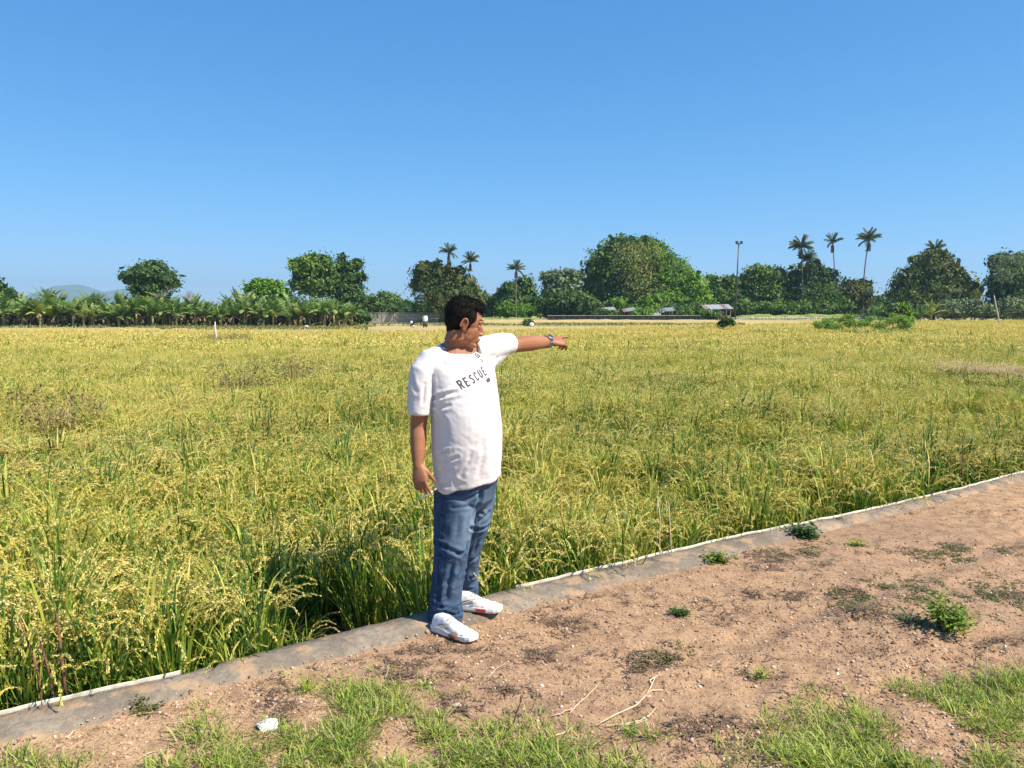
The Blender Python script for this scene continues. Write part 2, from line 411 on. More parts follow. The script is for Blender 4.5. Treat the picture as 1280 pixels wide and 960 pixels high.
# ------------------------------------------------------------------ RICE
def rice_mats():
    t = NT('rice_leaf'); p = t.pos()
    big = t.noise(.22, 3, .55, p); med = t.noise(1.1, 3, .55, p)
    oi = t.n('ShaderNodeObjectInfo').outputs['Random']
    sx = t.n('ShaderNodeSeparateXYZ'); t.t.links.new(p, sx.inputs[0])
    far = t.math('MULTIPLY', t.ramp(t.math('DIVIDE', sx.outputs[1], 70.0), [(.22, 0.0), (.75, 1.0)]), .42)
    f = t.math('ADD', t.math('MULTIPLY', t.attr('tint'), .62), t.math('ADD', t.math('MULTIPLY', oi, .24), .05))
    f = t.math('ADD', f, t.math('MULTIPLY', t.math('SUBTRACT', big, .5), 1.3))
    f = t.math('ADD', f, t.math('MULTIPLY', t.math('SUBTRACT', med, .5), .9))
    f = t.math('ADD', f, far)
    c = t.ramp(f, [(.0, (.018, .060, .014)), (.25, (.075, .175, .024)), (.50, (.25, .36, .045)), (.74, (.52, .50, .085)), (1.0, (.68, .54, .18))])
    MT['rice_leaf'] = t.leaf(c, .26, .5, .3)
    t = NT('rice_grain'); p = t.pos()
    big = t.noise(.3, 3, .55, p)
    f = t.math('ADD', t.math('MULTIPLY', t.attr('tint'), .7), t.math('MULTIPLY', big, .9)); f = t.math('SUBTRACT', f, .2)
    c = t.ramp(f, [(.2, (.40, .44, .07)), (.5, (.74, .59, .14)), (.85, (.86, .70, .30))])
    MT['rice_grain'] = t.leaf(c, .2, .6, .3)
rice_mats()

def rice_clump(seed, nl, segs, npan, ngr, wl, gl, gw, rad=.085):
    r = np.random.default_rng(seed); mb = MB()
    a = r.uniform(0, 2 * PI, nl); rr = rad * np.sqrt(r.uniform(0, 1, nl))
    base = np.stack([rr * np.cos(a), rr * np.sin(a), np.where(r.random(nl) < .45, r.uniform(.15, .4, nl), 0)], -1)
    az = a + r.normal(0, .7, nl)
    ln = r.uniform(.34, .62, nl) - base[:, 2] * .55
    R, P = ribbons(base, az, ln, r.uniform(1.2, 1.54, nl), r.uniform(.05, 1.0, nl) ** 1.3 * 1.5, wl * r.uniform(.6, 1.25, nl), segs,
                   power=2.0, twist=r.normal(0, .5, nl))
    tint = r.uniform(0, 1, nl) ** 1.1; tint = np.where(base[:, 2] == 0, tint * .9, tint)
    dead = r.random(nl) < .10; tint = np.where(dead, 1.25, tint)
    add_ribbons(mb, R, tint, 0)
    # stems with bowed panicles
    a = r.uniform(0, 2 * PI, npan); rr = rad * np.sqrt(r.uniform(0, 1, npan))
    base = np.stack([rr * np.cos(a), rr * np.sin(a), np.full(npan, .20)], -1); az = a + r.normal(0, .8, npan)
    ln = r.uniform(.46, .60, npan); th0 = r.uniform(1.35, 1.52, npan); bend = r.uniform(1.5, 3.0, npan)
    k = 9
    R, P = ribbons(base, az, ln, th0, bend, np.full(npan, wl * .35), k, power=3.0, taper=([0, 1], [1, .7]))
    add_ribbons(mb, R, np.full(npan, .45), 0)
    for i in range(npan):
        tt = np.sort(r.uniform(.60, 1.0, ngr)); ii = np.clip(tt * k, 0, k - 1e-3)
        i0 = ii.astype(int); fr_ = (ii - i0)[:, None]
        c = P[i][i0] * (1 - fr_) + P[i][i0 + 1] * fr_
        dT = P[i][i0 + 1] - P[i][i0]; dT /= np.linalg.norm(dT, axis=1, keepdims=True)
        off = r.normal(0, 1, (ngr, 3)); off -= dT * (off * dT).sum(1, keepdims=True); off /= np.linalg.norm(off, axis=1, keepdims=True)
        c = c + off * (gw * r.uniform(.15, .95, ngr))[:, None] + np.array([0, 0, -.004])
        dd = dT + off * .28 + np.array([0, 0, -.25]); dd /= np.linalg.norm(dd, axis=1, keepdims=True)
        sd = np.cross(dd, r.normal(0, 1, (ngr, 3))); sd /= np.linalg.norm(sd, axis=1, keepdims=True)
        L_ = (gl * r.uniform(.8, 1.25, ngr))[:, None]; W_ = gw / 2
        Q = np.stack([c, c + dd * L_ * .5 + sd * W_, c + dd * L_, c + dd * L_ * .5 - sd * W_], 1)
        mb.quads(Q, r.uniform(0, 1) * .5 + r.uniform(0, .5, ngr), 1)
    return mb.mesh('rice_clump', [MT['rice_leaf'], MT['rice_grain']])
near = [rice_clump(100 + i, 66, 4, 12, 96, .0110, .0120, .0046, .062) for i in range(5)]
mid = [rice_clump(200 + i, 30, 3, 13, 20, .014, .019, .009, .10) for i in range(4)]
farm = [rice_clump(300 + i, 26, 3, 15, 8, .032, .045, .026, .26) for i in range(4)]
weed = [rice_clump(400 + i, 70, 4, 0, 0, .008, .01, .01, .13) for i in range(2)]

far_px = np.array([(-900, 413), (0, 411.5), (300, 412), (640, 411.5), (900, 406), (1000, 403.5), (1280, 400), (2200, 400)])
canopy = FIELD_Z + .70
fxy = np.array([tuple(gp(x, y, canopy))[:2] for x, y in far_px])
def far_ok(x, y):   # nearer than the far edge of the ripe crop, by image row
    px, py = in_px(x, y, canopy); return py > np.interp(px, far_px[:, 0], far_px[:, 1])
def band(y0, y1, sp, kx=.80, kx0=1.6):
    ys = np.arange(y0, y1, sp); out = []
    for yy in ys:
        h = kx * yy + kx0; x = np.arange(-h, h, sp); out.append(np.stack([x, np.full_like(x, yy)], -1))
    p = np.vstack(out); p += rng.uniform(-.38, .38, p.shape) * sp
    return p
PITS = [(455, 758, .13), (1012, 628, .20), (1160, 602, .22), (985, 600, .20), (690, 640, .12), (560, 690, .10), (745, 560, .22), (845, 520, .30), (290, 690, .13), (160, 740, .12), (600, 560, .2), (760, 520, .25)]
sets = []
for y0, y1, sp, base_i, nv, s_ in ((1.9, 14, .185, 0, 5, 1.0), (14, 30, .23, 5, 4, 1.0), (30, 66, .46, 9, 4, 1.0), (66, 135, .62, 9, 4, 1.15)):
    p = band(y0, y1, sp, .8 if y0 < 60 else .72); d = p[:, 1] - KB(p[:, 0])
    ok = (d > .15) & far_ok(p[:, 0], p[:, 1])
    if y0 > 60: ok &= p[:, 0] > -5
    # thin or missing spots
    gap = fbm(p[:, 0] * .8, p[:, 1] * .8, seed=51, oct=2)
    ok &= ~((gap > .36) & (rng.random(len(p)) < .8))
    for qx, qy, qr in PITS:
        q = gp(qx, qy, .0); ok &= np.hypot(p[:, 0] - q.x, (p[:, 1] - q.y) * .8) > qr
    p = p[ok]; n = len(p); v = base_i + rng.integers(0, nv, n)
    sc = s_ * rng.uniform(.84, 1.14, n) * (1 + .22 * fbm(p[:, 0] * .35, p[:, 1] * .35, seed=52, oct=2) + .20 * fbm(p[:, 0] * 1.5, p[:, 1] * 1.1, seed=54, oct=2))
    edge = np.clip((p[:, 1] - KB(p[:, 0])) / .5, 0, 1); zs = sc * (.86 + .14 * edge)
    hol = (p[:, 0] > -1.20) & (p[:, 0] < -.58) & (p[:, 1] < 4.70 + .1 * np.sin(p[:, 0] * 9))           # hollow by the kerb, rice thinned so the man's shadow reads dark there
    kp = ~(hol & (rng.random(n) < .74)); zs = np.where(hol, zs * .55, zs); sc = np.where(hol, sc * .75, sc)
    p, v, sc, zs = p[kp], v[kp], sc[kp], zs[kp]
    sets.append((p, v, sc, zs))
# taller grassy weeds among the rice
p = band(6, 26, .42); ok = (fbm(p[:, 0] * .3, p[:, 1] * .3, seed=61, oct=2) > .28) & (p[:, 1] - KB(p[:, 0]) > .6); p = p[ok]
sets.append((p, 13 + rng.integers(0, 2, len(p)), rng.uniform(.9, 1.1, len(p)), rng.uniform(.8, .98, len(p))))
P2 = np.vstack([s[0] for s in sets]); V_ = np.concatenate([s[1] for s in sets]); SC = np.concatenate([s[2] for s in sets]); ZS = np.concatenate([s[3] for s in sets])
n = len(P2)
scatter('rice_field', np.stack([P2[:, 0], P2[:, 1], np.full(n, FIELD_Z)], -1),
        np.stack([rng.normal(0, .09, n), rng.normal(0, .09, n), rng.uniform(0, 2 * PI, n)], -1),
        np.stack([SC, SC, ZS], -1), V_, near + mid + farm + weed,
        label='ripening yellow green rice crop with bowed golden heads filling the field', category='rice crop')
print('rice clumps', n)
# ================================================================== FAR TREE LINE
MT['tree_dark'] = foliage('dark_tree_foliage', (.02, .055, .018), (.07, .145, .03), (.19, .27, .06), .22, .12)
MT['tree_mid'] = foliage('mid_green_foliage', (.03, .08, .02), (.12, .22, .03), (.28, .36, .07), .25, .12)
MT['tree_bright'] = foliage('bright_green_foliage', (.06, .15, .02), (.18, .34, .03), (.34, .50, .06), .3, .15)
MT['tree_olive'] = foliage('olive_foliage', (.04, .065, .02), (.13, .16, .04), (.27, .28, .09), .25, .12)
MT['tree_grey'] = foliage('grey_green_foliage', (.07, .11, .05), (.18, .25, .11), (.34, .40, .20), .25, .12)
MT['vine_pale'] = foliage('pale_dry_vine', (.14, .19, .04), (.33, .36, .10), (.52, .47, .18), .25, .2)
MT['banana'] = foliage('banana_leaf', (.04, .10, .02), (.14, .24, .045), (.36, .42, .14), .35, .25, .4)
MT['banana_yellow'] = foliage('yellow_banana_leaf', (.12, .17, .03), (.33, .36, .05), (.5, .46, .10), .35, .3, .4)
MT['dry_leaf'] = simple('dry_brown_leaf', (.24, .17, .09), .9, .35, 3)
MT['banana_stem'] = simple('banana_stem', (.30, .30, .13), .8, .4, 2.5)
MT['palm_leaf'] = foliage('palm_frond', (.035, .065, .025), (.08, .12, .045), (.17, .2, .08), .25, .25, .35)
MT['weed_far'] = foliage('far_weed_leaf', (.08, .17, .03), (.22, .36, .06), (.40, .50, .14), .3, .5)
MT['bush'] = foliage('bush_leaf', (.03, .075, .02), (.09, .17, .03), (.2, .28, .07), .3, .6)
MT['bare'] = simple('bare_grey_twigs', (.30, .25, .22), .9, .2, 2)

def px_lobe(px, py, rx, ry, Y, ry_depth=None):
    """a crown lobe given by how it looks from the photo's spot, as a world ellipsoid with real depth"""
    c = dp(px, py, Y); k = Y / FOC
    return (np.array(c), np.array([rx * k, (ry_depth or rx) * k, ry * k]))

def crown_mb(lobes, count, leaf, r, shade=0.0, droop=0.0, mi=0, clump=8, core=True):
    """leaf-sized faces gathered in clumps through the crown's volume"""
    mb = MB(); vol = np.array([l[1].prod() ** (2 / 3) for l in lobes]); pr = vol / vol.sum()
    for (c, R), p in zip(lobes, pr):
        nc = max(6, int(count * p / clump))
        d = r.normal(0, 1, (nc, 3)); d /= np.linalg.norm(d, axis=1, keepdims=True)
        rad = (.55 + .5 * r.random(nc) ** .7)
        rad *= 1 + .36 * vnoise(d[:, 0] * 2.6 + c[0], d[:, 1] * 2.6 + c[1], d[:, 2] * 2.6, seed=5) + .16 * vnoise(d[:, 0] * 6 + c[0], d[:, 1] * 6, d[:, 2] * 6, seed=6)
        cc = c + d * rad[:, None] * R
        cr = leaf * r.uniform(1.1, 2.6, nc)
        ctint = r.uniform(0, 1, nc)
        o = r.normal(0, .5, (nc, clump, 3)) * cr[:, None, None] * np.array([1, 1, .62])
        o[..., 2] -= droop * cr[:, None] * r.random((nc, clump)) * 3
        P = (cc[:, None] + o).reshape(-1, 3); n = len(P)
        nr = (P - c) / R; nr /= np.linalg.norm(nr, axis=1, keepdims=True) + 1e-9
        nr = nr * .8 + r.normal(0, .7, (n, 3)) + np.array([0, 0, .3]); nr /= np.linalg.norm(nr, axis=1, keepdims=True)
        u = np.cross(nr, r.normal(0, 1, (n, 3))); u /= np.linalg.norm(u, axis=1, keepdims=True); v = np.cross(nr, u)
        s = leaf * r.uniform(.55, 1.25, n)[:, None] * .5
        if droop: v = v * .4 + np.array([0, 0, -1.0]) * .9; s = s * .8
        Q = np.stack([P - u * s, P - v * s * .6 + u * s * .1, P + u * s * 1.1, P + v * s * .75], 1)
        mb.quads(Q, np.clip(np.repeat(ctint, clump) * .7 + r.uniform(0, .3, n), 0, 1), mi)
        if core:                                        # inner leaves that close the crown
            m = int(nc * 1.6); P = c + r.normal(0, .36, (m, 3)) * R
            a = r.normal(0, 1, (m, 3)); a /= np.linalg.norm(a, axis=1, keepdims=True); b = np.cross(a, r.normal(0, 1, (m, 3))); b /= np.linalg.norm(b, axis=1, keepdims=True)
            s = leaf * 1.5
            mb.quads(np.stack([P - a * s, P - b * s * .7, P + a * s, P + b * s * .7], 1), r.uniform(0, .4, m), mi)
    return mb

def limbs(mb, base, lobes, r, rad, n=6):
    for (c, R) in lobes:
        e = c + (r.uniform(-.3, .3, 3)) * R
        m = base + (e - base) * .5 + np.array([r.uniform(-.3, .3) * R[0], 0, R[2] * .2])
        mb.tube([base, m, e], [rad * .6, rad * .4, rad * .12], 6)
        for _ in range(n):
            k = c + r.uniform(-.8, .8, 3) * R; mb.tube([m, (m + k) / 2 + np.array([0, 0, .3]), k], [rad * .25, rad * .16, rad * .05], 5)

def tree(name, label, cat, Y, lobes_px, base_px, mat, count, leaf, seed, trunk_r=.3, group=None, droop=0, extra=None, ground=FIELD_Z, clump=8):
    r = np.random.default_rng(seed)
    lobes = [px_lobe(*l[:4], Y + (l[4] if len(l) > 4 else 0)) for l in lobes_px]
    bx = dp(base_px, 400, Y); base = np.array([bx.x, Y, ground])
    t = thing(name, label, cat, tuple(base), group=group)
    lob = [(c - base, R) for c, R in lobes]
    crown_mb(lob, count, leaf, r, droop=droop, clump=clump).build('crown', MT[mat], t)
    top = min(l[0][2] - l[1][2] * .3 for l in lob); fork = np.array([0, 0, max(.8, top * .7)])
    mb = MB(); mb.tube([(0, 0, -.2), (trunk_r * .3, 0, fork[2] * .5), tuple(fork)], [trunk_r * 1.3, trunk_r, trunk_r * .8], 9)
    limbs(mb, fork, lob, r, trunk_r * .9, 4)
    mb.build('trunk', MT['trunk'], t, smooth=True)
    if extra:
        for nm, m2, lp, cnt, lf, dr in extra:
            l2 = [px_lobe(*l[:4], Y + (l[4] if len(l) > 4 else 0)) for l in lp]
            crown_mb([(c - base, R) for c, R in l2], cnt, lf, r, droop=dr, core=False).build(nm, MT[m2], t)
    return t

# lobes: (px, py, rx, ry, depth offset)
tree('rain_tree', 'dark umbrella shaped tree rising behind the banana rows, beside a leafless tree', 'tree', 150,
     [(188, 341, 27, 10), (172, 345, 20, 8, 2), (205, 352, 18, 10), (190, 330, 13, 3), (186, 360, 22, 12)], 190, 'tree_dark', 5200, .55, 1, .3)
tree('broad_tree', 'big round dark green tree behind the bananas, left one of a close pair', 'tree', 155,
     [(388, 336, 22, 15), (372, 330, 9, 8), (404, 334, 14, 14), (384, 352, 20, 14), (402, 356, 20, 16), (395, 324, 15, 6)], 392, 'tree_mid', 6000, .6, 2, .4)
tree('layered_tree', 'tall tiered tree with ragged layers right of the big round tree behind the bananas', 'tree', 158,
     [(427, 324, 4, 7), (432, 334, 12, 6), (446, 331, 7, 7), (436, 345, 16, 7), (430, 358, 22, 9), (436, 372, 22, 12), (452, 346, 5, 4)], 433, 'tree_dark', 5200, .55, 3, .3)
tree('bright_tree', 'low bright green bushy tree poking out above the banana leaves', 'tree', 130,
     [(322, 362, 17, 10), (342, 362, 13, 10), (352, 370, 8, 8), (330, 354, 10, 4), (330, 374, 24, 12)], 331, 'tree_bright', 4200, .5, 4, .2)
tree('leafy_tree', 'dark tree cut by the left edge of the photo behind the banana row', 'tree', 135,
     [(-6, 362, 12, 13), (6, 372, 8, 10), (-14, 378, 18, 14)], -4, 'tree_dark', 2600, .5, 5, .2)
tree('hanging_vine_tree', 'dark drooping tree hung with vines behind the man\'s head, below two coconut palms', 'tree', 150,
     [(548, 348, 24, 20), (526, 340, 12, 12), (536, 334, 16, 8), (566, 348, 22, 16), (580, 360, 20, 18), (556, 370, 34, 16), (520, 356, 8, 8), (590, 370, 14, 14)], 552,
     'tree_olive', 8200, .55, 6, .45, droop=.6, extra=[('vine', 'tree_dark', [(545, 355, 30, 24, -1), (580, 366, 24, 18, -1)], 2600, .5, .8)])
tree('dark_tree', 'dark blue green tree with a coconut palm standing in front of it', 'tree', 175,
     [(640, 362, 15, 9), (655, 356, 12, 10), (632, 372, 13, 12), (660, 370, 13, 12), (645, 376, 24, 12)], 645, 'tree_dark', 5200, .6, 7, .3)
tree('feathery_tree', 'pale grey green loose tree left of the huge vine covered tree', 'tree', 180,
     [(700, 350, 18, 12), (686, 348, 10, 10), (716, 346, 10, 9), (702, 364, 24, 12)], 700, 'tree_grey', 4000, .6, 8, .25)
tree('dark_tree', 'low dark tree clump in front of the pale grey green tree', 'tree', 172,
     [(700, 374, 26, 12), (724, 378, 22, 12), (684, 382, 14, 9)], 704, 'tree_dark', 4000, .6, 9, .25)
tree('vine_covered_tree', 'huge dome shaped tree hung with pale vines, biggest in the tree line', 'tree', 185,
     [(768, 330, 32, 24), (748, 345, 24, 26), (790, 322, 34, 26), (815, 326, 26, 24), (835, 345, 26, 26), (740, 365, 20, 20), (770, 368, 34, 22), (805, 364, 36, 26),
      (778, 305, 24, 9), (808, 305, 18, 8), (852, 358, 20, 24), (756, 318, 10, 10)], 790, 'tree_mid', 26000, .56, 10, .9,
     extra=[('vine', 'vine_pale', [(790, 318, 26, 20, -5), (780, 305, 20, 7, -3), (800, 345, 20, 22, -6), (812, 312, 12, 12, -5)], 4200, .5, 1.0),
            ('foliage', 'tree_bright', [(842, 338, 22, 20, -4), (862, 362, 20, 24, -4), (838, 372, 24, 16, -6), (818, 312, 14, 8, -3)], 5200, .65, .3)])
tree('bright_tree', 'bright green shrubby tree at the right foot of the huge dome tree', 'tree', 180,
     [(868, 360, 14, 18), (858, 376, 18, 12), (880, 376, 12, 12)], 866, 'tree_bright', 3600, .6, 11, .2)
tree('mango_tree', 'mid green tree just left of the tall dark light mast', 'tree', 186,
     [(892, 354, 12, 9), (910, 352, 10, 8), (898, 370, 20, 14), (915, 372, 12, 12)], 898, 'tree_mid', 4600, .6, 12, .3)
tree('mango_tree', 'dark green round tree just right of the tall light mast', 'tree', 190,
     [(950, 344, 20, 12), (935, 356, 14, 14), (965, 350, 16, 12), (950, 368, 28, 16), (974, 340, 8, 6)], 950, 'tree_mid', 7600, .6, 13, .4)
tree('mango_tree', 'dark tree under the two coconut palms on the right', 'tree', 192,
     [(1008, 346, 22, 16), (1030, 348, 18, 14), (1000, 366, 26, 18), (1028, 368, 24, 16), (1018, 334, 10, 8), (988, 350, 12, 10)], 1010, 'tree_dark', 8600, .6, 14, .4,
     extra=[('vine', 'tree_mid', [(1030, 366, 20, 16, -4), (1010, 372, 16, 12, -4)], 2200, .6, .3)])
tree('mango_tree', 'small brown green round tree at the foot of the tallest leaning coconut palm', 'tree', 190,
     [(1068, 366, 20, 12), (1078, 358, 11, 8), (1060, 358, 9, 8), (1074, 376, 16, 9)], 1070, 'tree_olive', 4600, .6, 15, .3)
tree('dark_tree', 'low dark tree in the gap right of the leaning palm', 'tree', 215,
     [(1103, 378, 14, 9), (1094, 382, 14, 8), (1120, 378, 12, 10)], 1104, 'tree_dark', 3000, .6, 16, .25)
tree('acacia_tree', 'large rounded dusky tree with a palm tip showing over its top, right of the gap', 'tree', 170,
     [(1165, 336, 28, 16), (1145, 352, 24, 18), (1185, 350, 26, 18), (1166, 320, 16, 8), (1165, 366, 44, 16), (1202, 358, 14, 12), (1130, 362, 14, 14), (1178, 328, 16, 10)],
     1165, 'tree_olive', 11000, .6, 17, .5, extra=[('foliage', 'tree_dark', [(1160, 350, 36, 22, -1), (1146, 368, 34, 16, -2)], 3600, .6, .2)])
tree('pale_tree', 'small pale yellow green tree between the two large trees at the right', 'tree', 175,
     [(1219, 362, 8, 10), (1214, 372, 8, 8)], 1218, 'vine_pale', 1300, .55, 18, .15, droop=.4)
tree('dark_tree', 'tall dark tree cut by the right edge of the photo', 'tree', 165,
     [(1258, 330, 18, 13), (1246, 326, 9, 8), (1276, 332, 18, 16), (1256, 352, 20, 16), (1282, 352, 22, 20), (1262, 374, 26, 16), (1300, 345, 24, 26), (1244, 362, 10, 10)], 1268,
     'tree_dark', 9000, .6, 19, .5, extra=[('foliage', 'tree_grey', [(1262, 328, 20, 14, -3), (1258, 340, 14, 10, -4)], 1600, .55, .2)])

# low bushes that close the line under the crowns
r0 = np.random.default_rng(77)
def bush(label, Y, lobes_px, mat, count, leaf, seed, name='bush', group=None, ground=FIELD_Z, cat='bush'):
    r = np.random.default_rng(seed); lobes = [px_lobe(*l[:4], Y) for l in lobes_px]
    bx = dp(lobes_px[0][0], 400, Y); base = np.array([bx.x, Y, ground]); t = thing(name, label, cat, tuple(base), group=group)
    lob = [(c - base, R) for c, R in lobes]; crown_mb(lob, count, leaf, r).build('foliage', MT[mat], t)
    mb = MB(); mb.ell((0, 0, 0), leaf * .22, n=8, k=6)
    for c, R in lob:
        for _ in range(3):
            e = c + r.uniform(-.5, .5, 3) * R; mb.tube([(0, 0, -.1), (e[0] * .6, e[1] * .6, e[2] * .5), tuple(e)], [leaf * .12, leaf * .09, leaf * .03], 5)
    mb.build('stem', MT['trunk'], t); return t
bush('dark green scrub between the bananas and the old concrete wall', 165, [(468, 380, 20, 11), (450, 384, 16, 9), (478, 372, 9, 6)], 'tree_dark', 2600, .5, 201)
bush('feathery green scrub above the middle of the old concrete wall', 172, [(488, 378, 16, 11), (505, 384, 14, 8), (480, 370, 8, 4)], 'tree_mid', 2400, .5, 202)
bush('low dark scrub at the foot of the vine hung tree, above the wall end', 160, [(520, 386, 22, 7), (545, 386, 20, 8)], 'tree_dark', 2000, .5, 203)
bush('green thicket right of the man\'s head in the far tree line', 178, [(610, 380, 14, 10), (600, 372, 10, 8), (618, 386, 16, 7), (592, 384, 12, 8)], 'tree_mid', 2600, .5, 204)
bush('bright green thicket below the palm with a pale trunk', 172, [(642, 386, 22, 7), (660, 386, 16, 7), (634, 382, 9, 7)], 'tree_bright', 2600, .45, 205)
bush('dark undergrowth at the left foot of the huge dome tree', 176, [(735, 386, 24, 8), (760, 386, 20, 8), (712, 388, 16, 6)], 'tree_dark', 2400, .5, 206)
bush('leafy light green bush between the roofed sheds under the dome tree', 174, [(772, 380, 10, 9), (812, 380, 12, 10), (822, 374, 7, 7), (800, 386, 20, 6)], 'tree_bright', 2400, .45, 207)
bush('green undergrowth left of the brick hut', 176, [(850, 387, 20, 7), (872, 386, 12, 8)], 'tree_mid', 1800, .5, 208)
bush('green undergrowth right of the brick hut', 180, [(930, 384, 18, 8), (955, 384, 18, 7), (980, 385, 18, 7)], 'tree_mid', 2600, .5, 209)
bush('green undergrowth below the twin palms on the right', 182, [(1005, 385, 18, 7), (1035, 385, 18, 7), (1055, 382, 10, 7)], 'tree_mid', 2600, .5, 210)
bush('grey green scrub under the large dusky tree at the right', 160, [(1188, 384, 18, 9), (1210, 384, 16, 10), (1222, 386, 12, 9)], 'tree_grey', 2600, .5, 211)
bush('grey green scrub at the right edge beside the leaning pale pole', 158, [(1262, 382, 14, 10), (1280, 384, 14, 9), (1240, 388, 10, 6), (1296, 384, 14, 9)], 'tree_grey', 2600, .5, 212)

for i_, (px_, h_) in enumerate(((425, 8), (470, 9), (515, 7), (575, 8), (625, 9), (675, 8), (735, 9), (885, 9), (935, 9), (985, 9), (1035, 9), (1085, 7), (1125, 9), (1175, 9), (1225, 10), (1275, 10), (1320, 10))):
    bush('dark thicket closing the far tree line at ground level', 196, [(px_, 390 - h_ * .2, 30, h_ * .8), (px_ + 22, 392, 24, 6)], 'tree_mid', 1500, .6, 600 + i_, 'thicket', 'thickets behind the far trees')
# grass embankment and stuff in front of the tree line
def strip(name, pts_px, Y, h, mat, depth=6, seed=1, z0=FIELD_Z, step=.5, **kw):
    x0, x1 = dp(pts_px[0], 400, Y).x, dp(pts_px[1], 400, Y).x; x = np.arange(x0, x1, step); mb = MB(); R = []
    for u, zz in ((-.5, -.1), (-.42, .0), (-.2, .75), (0, 1), (.3, 1), (.5, 0)):
        R.append(np.stack([x, Y + u * depth + .3 * fbm(x * .3, u, seed=seed), z0 + h * zz * (1 + .3 * fbm(x * .5, u, seed=seed + 1)) * np.clip(np.minimum(x - x0, x1 - x) / 3, 0.05, 1)], -1))
    mb.loft(np.array(R).transpose(1, 0, 2), caps=False, closed=False); return mb.build(name, mat, smooth=True, **kw)
t = NT('verge_grass'); n_ = t.noise(.9, 5, .7, t.pos()); MT['verge'] = t.done(t.bsdf(t.ramp(n_, [(.35, (.10, .16, .035)), (.5, (.19, .24, .06)), (.68, (.34, .33, .12))]), .9, t.bump(n_, .1)))
strip('grass_bank', (555, 690), 168, .95, MT['verge'], 6, 3, kind='structure')
strip('grass_bank', (910, 1120), 176, 1.55, MT['verge'], 7, 5, kind='structure')
strip('field_bund', (440, 1135), 154, .62, MT['ground'], 8, 8, kind='structure')
def scr(Y0, Y1, pxa, pxb, n, h, wd, mat, seed, name, **kw):
    """rank grass growing along a strip"""
    r = np.random.default_rng(seed); Y = r.uniform(Y0, Y1, n); px = r.uniform(pxa, pxb, n); x = (px - 640) / FOC * Y
    keep = fbm(x * .15, Y * .15, seed=seed) > -.15; x, Y = x[keep], Y[keep]; n = len(x)
    R, P = ribbons(np.stack([x, Y, np.full(n, FIELD_Z)], -1), r.uniform(0, 2 * PI, n), r.uniform(.5, 1.2, n) * h, r.uniform(1.0, 1.5, n), r.uniform(0, 1, n), np.full(n, wd), 2)
    mb = MB(); add_ribbons(mb, R, r.uniform(0, 1, n)); return mb.build(name, MT[mat], kind='stuff', **kw)
MT['verge_blade'] = foliage('verge_blades', (.09, .13, .03), (.24, .25, .07), (.42, .36, .15), .3, .05)
scr(104, 116, -60, 470, 5200, .35, .16, 'verge_blade', 41, 'verge_grass')
scr(122, 150, 430, 930, 5200, .3, .2, 'verge_blade', 42, 'verge_grass')
scr(92, 108, 200, 460, 1800, .28, .16, 'verge_blade', 43, 'verge_grass')

# ------------------------------------------------------------------ banana rows
def banana_leaf_ribbons(r, az, L, W, th0, bend, z0, yellow=0.0):
    """one leaf: midrib curve with two folded, torn blades"""
    k = 9; t = np.linspace(0, 1, k + 1); th = th0 - bend * t ** 1.3
    st = L / k * np.stack([np.cos(th) * math.cos(az), np.cos(th) * math.sin(az), np.sin(th)], -1)
    P = np.array([0, 0, z0]) + np.concatenate([[np.zeros(3)], np.cumsum((st[:-1] + st[1:]) / 2, 0)])
    side = np.array([-math.sin(az), math.cos(az), 0]); w = W * np.interp(t, [0, .12, .3, .75, 1], [.04, .1, 1, .85, .1])
    quads = []
    for s in (-1, 1):
        for i in range(k):
            g = .88 if r.random() < .7 else .6                 # tears between the blade's strips
            a, b = P[i], P[i] + (P[i + 1] - P[i]) * g
            dz = np.array([0, 0, -.35]) * r.uniform(.5, 1.6)
            quads.append([a, b, b + s * side * w[i + 1] * .5 + dz * w[i + 1] * .5, a + s * side * w[i] * .5 + dz * w[i] * .5][::s])
    return np.array(quads)
def banana_plant(seed, leaf_parts, yellow=False, h=None):
    r = np.random.default_rng(seed); h = h or r.uniform(1.2, 2.0)
    t = thing('banana_plant', '', 'banana plant')
    mb = MB(); lean = r.uniform(-.15, .15, 2)
    mb.tube([(0, 0, -.1), (lean[0] * .5, lean[1] * .5, h * .5), (lean[0], lean[1], h)], [.17, .13, .07], 8)
    mb.build('stem', MT['banana_stem'], t, smooth=True)
    nl = 13; m = MT['banana_yellow'] if yellow else MT['banana']; allm = MB()
    for i in range(nl):
        az = i * 2.4 + r.uniform(-.4, .4); L = r.uniform(2.0, 2.9); th0 = r.uniform(.7, 1.52) if i < 10 else 1.5
        Q = banana_leaf_ribbons(r, az, L, r.uniform(.6, .9), th0, r.uniform(.5, 1.9) if i < 10 else .3, h - .05 - .05 * i) + np.array([lean[0], lean[1], 0])
        if leaf_parts: q = MB(); q.quads(Q, r.uniform(0, 1)); q.build('leaf', m, t)
        else: allm.quads(Q, r.uniform(0, 1))
    if not leaf_parts: allm.build('leaf_crown', m, t)
    dm = MB()
    for i in range(5):
        dm.quads(banana_leaf_ribbons(r, r.uniform(0, 6.3), r.uniform(1.0, 1.6), .3, r.uniform(-.6, .3), r.uniform(.9, 1.4), h - .1) + np.array([lean[0], lean[1], 0]), .3)
    dm.build('dead_leaf', MT['dry_leaf'], t); return t
r = np.random.default_rng(5)
protos = {True: [banana_plant(500 + i, True) for i in range(4)], False: [banana_plant(520 + i, False) for i in range(4)]}
used = set(); GRP = 'banana plants in the dense rows at the far left'
